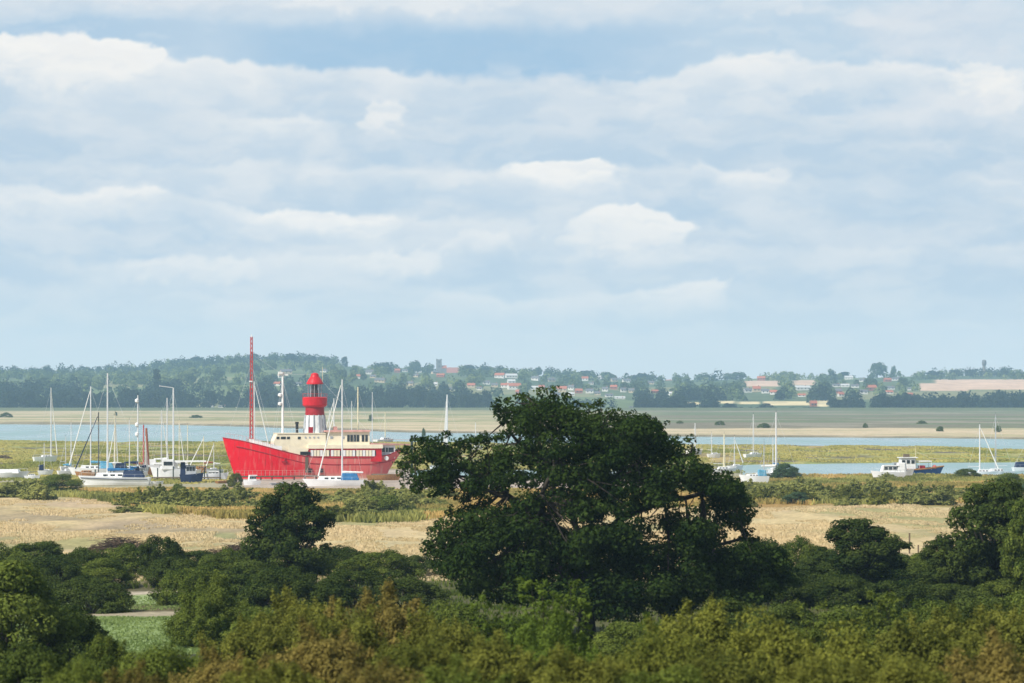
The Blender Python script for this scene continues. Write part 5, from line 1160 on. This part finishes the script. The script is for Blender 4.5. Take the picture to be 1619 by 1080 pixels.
# marks on the marsh
for i, (px_, y_, w_, lb) in enumerate([(5, 722, 26, 'dark heap of driftwood on the marsh at the left edge')]):
    dd = 17.4 * F / (y_ - HY + 4); p = PG(px_, dd); o = thing('driftwood_pile', lb, 'driftwood', p)
    for q in range(14): a = RNG.uniform(0, 3.1); MB().tube((math.cos(a) * -2 + RNG.normal() * .8, math.sin(a), RNG.uniform(0, .9)), (math.cos(a) * 2, math.sin(a) * -1, RNG.uniform(.2, 1.4)), .14, .08, 6).build('branch', M['oldwood'], o)
for px_, yb_, d_, r_, lb in ((190, 850, 262, 2.6, 'brown heap of cut branches on the dry field at the left'), (378, 868, 246, 2.6, 'brown heap of cut branches beside the dark round tree')):
    p = PG(px_, d_); o = thing('brush_pile', lb, 'brush pile', p)
    rb_ = np.random.default_rng(int(px_)); k = MB()
    for q in range(420):
        a = rb_.uniform(0, 6.283); rr = r_ * rb_.uniform(0, 1) ** .6; h = (1 - (rr / r_) ** 2) * 1.25 * rb_.uniform(.2, 1.1); dx, dy = rb_.normal(size=2) * .8
        k.tube((math.cos(a) * rr - dx, math.sin(a) * rr - dy, max(0, h - .1)), (math.cos(a) * rr + dx, math.sin(a) * rr + dy, h + rb_.uniform(0, .3)), .035, .02, 4)
    k.build('branches', M['twig'], o)['kind'] = 'stuff'
# field fence, right
p = PG(1438, 262); t = thing('rail_fence', 'low broken timber rail fence with one tall post on the dry field', 'fence', p, .0)
s_ = 262 / F
for px_, h_ in ((1395, .9), (1408, .9), (1422, 1.0), (1438, 1.9), (1452, .8)):
    MB().box((px_ - 1438) * s_ - .07, (px_ - 1438) * s_ + .07, -.07, .07, -.3, h_).build('post', M['oldwood'], t)
MB().box((1393 - 1438) * s_, (1432 - 1438) * s_, -.1, -.06, .55, .68).build('rail', M['oldwood'], t)

# ------------------------------------------------------------------ the great oak
def oak():
    d0 = 150.0; base = PG(930, d0)
    t = thing('oak_tree', 'great dark spreading oak in the middle, its crown reaching over the lightship stern', 'tree', base)
    outl = [(638,706),(662,698),(700,690),(735,697),(765,686),(795,690),(800,672),(782,652),(784,638),(802,630),(850,620),(900,624),(928,642),(980,652),(1020,658),(1048,676),(1058,700),(1082,698),(1100,712),(1106,735),(1150,748),(1172,765),(1182,790),(1190,815),(1178,835),(1172,850),(1236,870),(1258,915),(1200,955),(1080,975),(1000,985),(960,990),(930,975),(860,955),(760,955),(700,925),(676,880),(672,852),(694,815),(740,800),(778,802),(760,792),(705,782),(660,778),(642,772),(634,740)]
    gaps = [(ax_, ay_, ag_ * .72, bg_ * .72) for ax_, ay_, ag_, bg_ in [(836,742,15,9),(862,768,24,10),(822,775,14,8),(965,822,28,13),(905,828,20,11),(1088,788,22,14),(1076,806,18,10),(1010,812,16,8),(870,800,16,9),(726,760,20,7),(800,785,18,10),(1062,735,10,7),(958,742,12,8),(905,705,10,6),(765,712,10,7),(680,742,10,6),(940,790,10,8),(1040,835,14,8),(828,690,9,6),(1085,712,6,12)]]
    def inside(x, y):
        c = False; n = len(outl); j = n - 1
        for i in range(n):
            xi, yi = outl[i]; xj, yj = outl[j]
            if (yi > y) != (yj > y) and x < (xj - xi) * (y - yi) / (yj - yi) + xi: c = not c
            j = i
        return c
    def edist(x, y):
        m = 1e9
        for i in range(len(outl)):
            (x0, y0), (x1, y1) = outl[i - 1], outl[i]; dx, dy = x1 - x0, y1 - y0
            u = max(0, min(1, ((x - x0) * dx + (y - y0) * dy) / (dx * dx + dy * dy))); m = min(m, math.hypot(x - x0 - u * dx, y - y0 - u * dy))
        return m
    rng = np.random.default_rng(5); C = []; R = []
    tries = 0
    while len(C) < 860 and tries < 90000:
        tries += 1; x = rng.uniform(630, 1262); y = rng.uniform(617, 992)
        if not inside(x, y): continue
        ed = edist(x, y); r = rng.uniform(14, 30)
        if x < 800 and y < 790: r *= .8
        if ed < r * .55: r = max(9, ed * 1.3)
        if any(((x - gx) / (ga + r * .45)) ** 2 + ((y - gy) / (gb + r * .35)) ** 2 < 1 for gx, gy, ga, gb in gaps): 
            if rng.random() < .25: continue
            r2 = r * .45
            if any(((x - gx) / (ga + r2 * .3)) ** 2 + ((y - gy) / (gb + r2 * .3)) ** 2 < 1 for gx, gy, ga, gb in gaps): continue
            r = r2
        dep = 6.2 * math.sqrt(max(.05, 1 - ((x - 930) / 330) ** 2)) * math.sqrt(max(.12, 1 - ((y - 830) / 225) ** 2 * .8))
        if x < 800 and y < 790: dep = 3.4
        zy = rng.uniform(-1, 1); zy = math.copysign(abs(zy) ** .6, zy) * dep
        dd = d0 + zy; p = P(x, y, dd); rm = r / F * dd
        C.append((p.x, p.y, p.z)); R.append((rm * 1.12, rm * 1.12, rm * .74))
    # twig-like sprays poking past the outline
    for i in range(len(outl)):
        (x0, y0), (x1, y1) = outl[i - 1], outl[i]
        if y0 > 870 and y1 > 870: continue
        n = max(1, int(math.hypot(x1 - x0, y1 - y0) / 11))
        for q in range(n):
            u = (q + rng.random()) / n; x = x0 + u * (x1 - x0) + rng.normal() * 4.5; y = y0 + u * (y1 - y0) + rng.normal() * 4.5; r = rng.uniform(4, 10)
            p = P(x, y, d0 + rng.uniform(-1.5, 1.5)); rm = r / 30; C.append((p.x, p.y, p.z)); R.append((rm * 1.2, rm * 1.2, rm * .8))
    for x, y in ((1093, 716), (1101, 712), (1098, 726), (1090, 722)): p = P(x, y, d0); C.append((p.x, p.y, p.z)); R.append((.22, .22, .2))
    C = np.array(C); R = np.array(R)
    V, Fc, T = blobleaves(C, R, 400, .105, rng, up=.45, shell=.35, rough=.9)
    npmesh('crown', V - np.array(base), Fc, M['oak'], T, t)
    def lp(x, y, dy=0): p = P(x, y, d0 + dy); return Vector((p.x, p.y, p.z)) - base
    b0 = Vector((0, 0, -.4)); f1 = lp(925, 930); f2 = lp(938, 880)
    tk = MB(); tk.tube(b0, f1, .5, .4, 12); tk.tube(f1, f2, .4, .3, 10)
    tko = tk.build('trunk', M['bark'], t, smooth=True)
    limbs = [[(925, 930, 0), (880, 860, -1), (830, 800, -1), (770, 760, -.5), (700, 738, 0), (655, 722, 0)], [(830, 800, -1), (770, 775, 0), (720, 752, 1)], [(938, 880, 0), (900, 800, 1), (870, 740, 1), (850, 680, 1), (845, 640, 0)],
             [(900, 800, 1), (930, 740, -1), (960, 690, -2)], [(938, 880, 0), (980, 820, 0), (1010, 760, 1), (1030, 700, 1)], [(980, 820, 0), (1050, 790, -1), (1110, 780, -1), (1160, 780, 0)], [(1050, 790, -1), (1075, 745, 0), (1092, 718, 0)],
             [(925, 930, 0), (1000, 890, 2), (1080, 860, 2), (1180, 850, 1)], [(925, 930, 0), (840, 890, 2), (760, 860, 2), (700, 850, 1)], [(870, 740, 1), (820, 700, 2), (800, 665, 1)], [(980, 820, 0), (960, 760, 3), (920, 690, 3), (900, 650, 2)], [(880, 860, -1), (860, 790, -4), (880, 730, -4)]]
    nodes = []
    for L in limbs:
        k = MB(); r = .21 if L[0][1] > 800 else .12
        for (a, b) in zip(L[:-1], L[1:]):
            pa, pb = lp(*a), lp(*b); mid = (pa + pb) / 2 + Vector(rng.normal(size=3) * .25); r2 = r * .72
            k.tube(pa, mid, r, (r + r2) / 2, 8); k.tube(mid, pb, (r + r2) / 2, r2, 8); r = r2; nodes += [mid, pb]
        k.build('limb', M['bark'], tko, smooth=True)
    NA = np.array([tuple(v) for v in nodes]); k = MB()
    for c in (C - np.array(base))[::2]:
        j = np.argmin(np.linalg.norm(NA - c, axis=1)); e = Vector(c); s = nodes[j]; m_ = (s + e) / 2 + Vector(rng.normal(size=3) * .2) + Vector((0, 0, -.15))
        k.tube(s, m_, .055, .035, 5); k.tube(m_, e, .035, .012, 4)
    k.build('branchwork', M['bark'], t)['kind'] = 'stuff'
oak()

# ------------------------------------------------------------------ nearer trees and hedges
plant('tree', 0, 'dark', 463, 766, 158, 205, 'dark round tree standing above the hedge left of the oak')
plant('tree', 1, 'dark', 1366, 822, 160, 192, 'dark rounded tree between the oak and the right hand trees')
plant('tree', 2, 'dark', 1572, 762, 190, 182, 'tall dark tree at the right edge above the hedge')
plant('tree', 3, 'mid', 1640, 770, 120, 176, 'green tree cut by the right edge')
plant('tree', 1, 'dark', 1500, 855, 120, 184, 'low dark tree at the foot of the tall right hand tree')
HED = [(-20, 858, 120), (55, 858, 110), (130, 868, 105), (205, 862, 110), (255, 850, 70), (300, 872, 110), (360, 868, 80), (395, 872, 70), (540, 866, 100), (600, 872, 110), (655, 880, 90), (1200, 852, 110), (1262, 852, 90), (1305, 866, 80), (1430, 880, 90), (1470, 872, 70), (1570, 890, 130), (1640, 880, 110)]
wh_ = ['at the far left edge', 'second from the left edge', 'third from the left edge', 'below the left branch heap', 'with a taller tip below the left branch heap', 'between the two branch heaps', 'below the right branch heap', 'touching the dark round tree on its left', 'touching the dark round tree on its right', 'midway between the round tree and the oak', 'touching the oak on its left',
       'touching the oak on its right', 'second right of the oak', 'left of the rounded right hand tree', 'right of the rounded right hand tree', 'left of the tall right hand tree', 'below the tall right hand tree', 'at the right edge']
for i, (px_, yt, w_) in enumerate(HED):
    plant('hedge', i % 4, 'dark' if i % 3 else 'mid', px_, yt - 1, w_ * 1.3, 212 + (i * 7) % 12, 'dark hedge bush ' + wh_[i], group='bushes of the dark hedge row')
H2 = [(20, 885, 120, 'mid'), (90, 880, 110, 'dark'), (165, 885, 80, 'mid'), (275, 882, 80, 'dark'), (345, 880, 90, 'mid'), (1366, 872, 150, 'dark'), (1300, 880, 100, 'dark'), (1430, 880, 110, 'mid'), (1530, 885, 110, 'dark'), (40, 905, 130, 'dark'), (140, 915, 125, 'dark'), (310, 898, 110, 'mid'), (385, 890, 100, 'dark'), (450, 900, 120, 'dark'), (560, 905, 120, 'dark'), (640, 915, 110, 'dark'), (1230, 905, 120, 'dark'), (1330, 910, 110, 'dark'), (1420, 920, 120, 'dark'), (1500, 925, 110, 'dark'), (1590, 920, 130, 'mid')]
w2 = ['behind the leafy tree top at the left edge', 'close behind the left edge bushes', 'left above the pasture gap', 'right above the pasture gap', 'between the gap and the branch heap', 'directly under the rounded right hand tree', 'left at the foot of the rounded right hand tree', 'right at the foot of the rounded right hand tree', 'at the foot of the tall right hand tree', 'at the left edge under the hedge', 'left of the pasture gap', 'right of the pasture gap', 'between the pasture gap and the round tree', 'under the dark round tree', 'right below the dark round tree', 'left below the oak', 'right below the oak', 'under the rounded right hand tree', 'right of the rounded right hand tree', 'under the low dark tree', 'low at the right edge']
for i, (px_, yt, w_, m_) in enumerate(H2):
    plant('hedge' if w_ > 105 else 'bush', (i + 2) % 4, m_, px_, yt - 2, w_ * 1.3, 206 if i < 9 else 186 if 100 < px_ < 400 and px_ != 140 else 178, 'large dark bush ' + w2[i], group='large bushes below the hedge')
# bushes close below the camera
FG = [
 ('bush', 'mid', 10, 888, 180, 118, 'leafy green tree top filling the left edge'), ('bush', 'dark', 110, 958, 110, 122, 'dark leafy bush between the left edge and the pasture'),
 ('shrub', 'mid', 332, 912, 110, 140, 'yellow green bush standing in front of the pasture gap'), ('shrub', 'mid', 170, 1008, 110, 92, 'loose green bush in front of the pasture'),
 ('bush', 'dark', 60, 1020, 150, 74, 'dark bush in the bottom left corner'), ('shrub', 'mid', 270, 1030, 170, 72, 'green bush at the bottom left below the pasture'),
 ('shrub', 'olive', 395, 985, 150, 84, 'olive bush below the yellow green one'), ('shrub', 'russet', 350, 1035, 160, 66, 'russet tinged bush low on the left'),
 ('shrub', 'olive', 470, 945, 140, 92, 'olive bush below the dark round tree'), ('shrub', 'russet', 600, 938, 190, 84, 'large russet bush left below the oak'),
 ('shrub', 'olive', 545, 968, 140, 78, 'olive bush in front of the large russet one'), ('shrub', 'russet', 505, 1000, 190, 66, 'wide russet bush at the bottom left of centre'),
 ('shrub', 'olive', 690, 975, 150, 76, 'olive bush at the foot of the oak on the left'), ('shrub', 'olive', 660, 1020, 180, 62, 'wide olive bush at the bottom left of the saplings'),
 ('sapling', 'bright', 860, 915, 90, 88, 'tallest bright green sapling in front of the oak'), ('sapling', 'bright', 905, 922, 80, 90, 'bright green sapling right of the tallest one'), ('sapling', 'bright', 765, 940, 60, 92, 'bright green sapling left of the tallest one'), ('sapling', 'bright', 825, 958, 80, 82, 'lower bright sapling in front of the tallest one'),
 ('shrub', 'bright', 880, 985, 130, 74, 'bright green bush under the saplings'), ('shrub', 'olive', 790, 1010, 170, 62, 'olive bush at the bottom centre left'), ('shrub', 'olive', 930, 1035, 180, 58, 'olive bush at the bottom centre'),
 ('sapling', 'bright', 1035, 968, 50, 90, 'small bright sapling right of the oak trunk'), ('shrub', 'yellow', 1110, 958, 170, 80, 'yellow green bush right below the oak'), ('shrub', 'yellow', 1040, 1005, 170, 66, 'wide yellow green bush at the bottom right of centre'),
 ('shrub', 'yellow', 1215, 985, 170, 72, 'yellow green bush beneath the dark gap'), ('shrub', 'olive', 1150, 1035, 190, 60, 'olive bush at the bottom below the yellow green ones'),
 ('sapling', 'mid', 1400, 935, 90, 100, 'pale green sapling below the rounded right hand tree'), ('sapling', 'mid', 1285, 950, 60, 104, 'thin sapling left of the rounded tree foot'),
 ('shrub', 'yellow', 1345, 1005, 180, 70, 'yellow green bush at the bottom under the rounded tree'), ('shrub', 'olive', 1290, 1045, 180, 56, 'olive bush at the very bottom right of centre'),
 ('shrub', 'olive', 1450, 990, 170, 76, 'olive bush at the bottom right'), ('shrub', 'russet', 1520, 968, 170, 82, 'russet grey bush below the low dark tree'), ('shrub', 'olive', 1610, 955, 170, 86, 'olive bush at the lower right edge'),
 ('shrub', 'russet', 1420, 1045, 190, 56, 'russet bush at the very bottom right'), ('shrub', 'russet', 1570, 1020, 200, 62, 'russet bush in the bottom right corner'),
 ('shrub', 'olive', 430, 1050, 190, 54, 'olive bush at the very bottom left of centre'), ('shrub', 'russet', 590, 1055, 190, 52, 'russet bush at the very bottom under the russet row'), ('shrub', 'russet', 215, 1060, 160, 56, 'russet bush at the very bottom left'),
 ('shrub', 'mid', 730, 1055, 190, 50, 'green bush at the very bottom centre'), ('shrub', 'mid', 1060, 1058, 190, 50, 'green bush at the very bottom right of the centre'), ('shrub', 'mid', 120, 1052, 150, 60, 'green bush low at the left in front of the pasture')]
for i, (kd, lm, px_, yt, w_, d_, lb) in enumerate(FG):
    if lm == 'russet' and i % 2 and px_ > 900: lm = 'olive'; lb = lb.replace('russet', 'brownish olive')
    plant(kd, i % 4, lm, px_, yt + 2, w_ * (1.35 if kd != 'sapling' else 1.1), d_, lb, group='bushes close below the viewpoint')
FB = [(420, 962, 'mid'), (500, 955, 'dark'), (620, 958, 'dark'), (715, 955, 'mid'), (1000, 985, 'mid'), (1160, 948, 'dark'), (1255, 955, 'dark'), (1320, 962, 'mid'), (1390, 958, 'dark'), (1465, 950, 'mid'), (1550, 948, 'dark'), (1625, 940, 'mid'), (820, 975, 'dark')]
fw = ['under the pasture edge', 'under the dark round tree', 'left of the oak foot', 'at the oak foot on the left', 'at the oak foot on the right', 'below the right side of the oak', 'under the gap right of the oak', 'left under the rounded tree', 'under the rounded tree', 'right under the rounded tree', 'under the tall right hand tree', 'low at the right edge, behind the olive bush', 'behind the bright saplings']
for i, (px_, yt, m_) in enumerate(FB):
    plant('bush', i % 4, m_, px_, yt, 150, 128, 'shaded bush ' + fw[i], group='shaded bushes behind the nearest ones')
# scrub in and behind the reed belt
SC = [('mid', 92, 750, 84, 470, 'dense green bush in the reeds at the left'), ('scrub', 40, 760, 80, 450, 'low green scrub left of the dense green bush'), ('scrub', 10, 764, 60, 440, 'low green scrub at the left edge of the reeds'), ('scrub', 62, 762, 60, 430, 'low green scrub before the dense green bush'),
 ('mid', 283, 765, 34, 420, 'upright green bush in the reeds left of the red bow'), ('scrub', 250, 788, 90, 380, 'grey green bush in the reeds, leftmost of its row'), ('scrub', 300, 790, 90, 370, 'grey green bush below the upright one'), ('scrub', 345, 778, 80, 390, 'grey green bush in the reeds below the red bow'),
 ('scrub', 205, 800, 60, 370, 'small bush where the reeds meet the dry field on the left'), ('olive', 373, 748, 26, 520, 'small dark bush directly under the red bow'), ('scrub', 405, 790, 70, 380, 'bush in the reeds left behind the dark round tree'),
 ('scrub', 545, 775, 90, 400, 'bush in the reeds below the white yacht'), ('mid', 610, 782, 90, 360, 'large green bush in the reeds left of the oak'), ('scrub', 575, 790, 70, 350, 'pale bush before the large green one'), ('scrub', 640, 775, 70, 380, 'bush in the reeds touching the large green one'), ('scrub', 690, 770, 60, 410, 'bush in the reeds behind the oak limbs'),
 ('scrub', 1205, 770, 60, 420, 'pale bush in the reeds right of the oak'), ('bluegreen', 1260, 778, 46, 410, 'round blue green bush in the reeds'), ('scrub', 1310, 780, 60, 420, 'pale bush right of the round blue green one'), ('scrub', 1355, 780, 60, 425, 'brownish bush in the middle of the right hand reeds'),
 ('bluegreen', 1408, 780, 60, 430, 'dark blue green bush, left of the long pair'), ('bluegreen', 1452, 780, 70, 430, 'dark blue green bush, right of the long pair'), ('scrub', 1172, 778, 50, 400, 'bush in the reeds at the right edge of the oak'),
 ('bluegreen', 1242, 733, 48, 575, 'wispy grey bush before the tall white mast'), ('bluegreen', 1220, 748, 28, 572, 'small grey bush left of the wispy one'), ('mid', 1528, 741, 46, 578, 'dark trimmed looking bush on the creek edge right of the blue boat'), ('scrub', 1403, 747, 26, 575, 'small bush before the white motor cruiser'),
 ('mid', 1595, 748, 60, 500, 'green bush behind the tall right hand tree'), ('scrub', 1560, 768, 90, 440, 'pale green bush behind the right hand tree'), ('bluegreen', 1620, 765, 80, 430, 'blue green bush at the right edge of the reeds'), ('scrub', 1520, 775, 60, 430, 'bush left behind the right hand tree'), ('mid', 1640, 750, 60, 490, 'green bush at the right edge behind the trees')]
rs = np.random.default_rng(61); ns = 0
while ns < 76:
    lf = ns % 2 == 0
    px_ = float(rs.uniform(150, 700) if lf else rs.uniform(1168, 1619)); d_ = float(rs.uniform(345, 440) if lf else rs.uniform(395, 470)); w_ = float(rs.uniform(34, 74))
    if px_ > 385 and px_ < 535: continue
    p_ = PG(px_, d_); yb_ = HY + (EYE - p_.z) / d_ * F; yt = yb_ - float(rs.uniform(1.3, 2.8)) * F / d_
    if yb_ > np.interp(px_, [0, 140, 260, 420, 640, 700, 1180, 1900], [776, 789, 812, 822, 826, 818, 803, 803]): continue
    lm_ = 'scrub' if rs.random() < .7 else 'olive'
    o = plant('scrub', ns % 3, lm_, px_, yt, w_, d_, 'low %s bush in the reed belt %s' % ('pale' if lm_ == 'scrub' else 'olive', 'below the lightship side' if lf else 'on the right of the oak'), group='low %s bushes, %s' % (lm_, 'left' if lf else 'right')); ns += 1
for i, (lm, px_, yt, w_, d_, lb) in enumerate(SC):
    plant('scrub' if lm == 'scrub' else 'bush' if w_ < 50 or yt < 760 else 'low', i % 3, lm, px_, yt, w_ * 1.05, d_, lb, group='bushes in the reed belt')
for o in list(bpy.data.objects):
    if o.type == 'EMPTY' and o.name not in COL.objects: bpy.data.objects.remove(o)
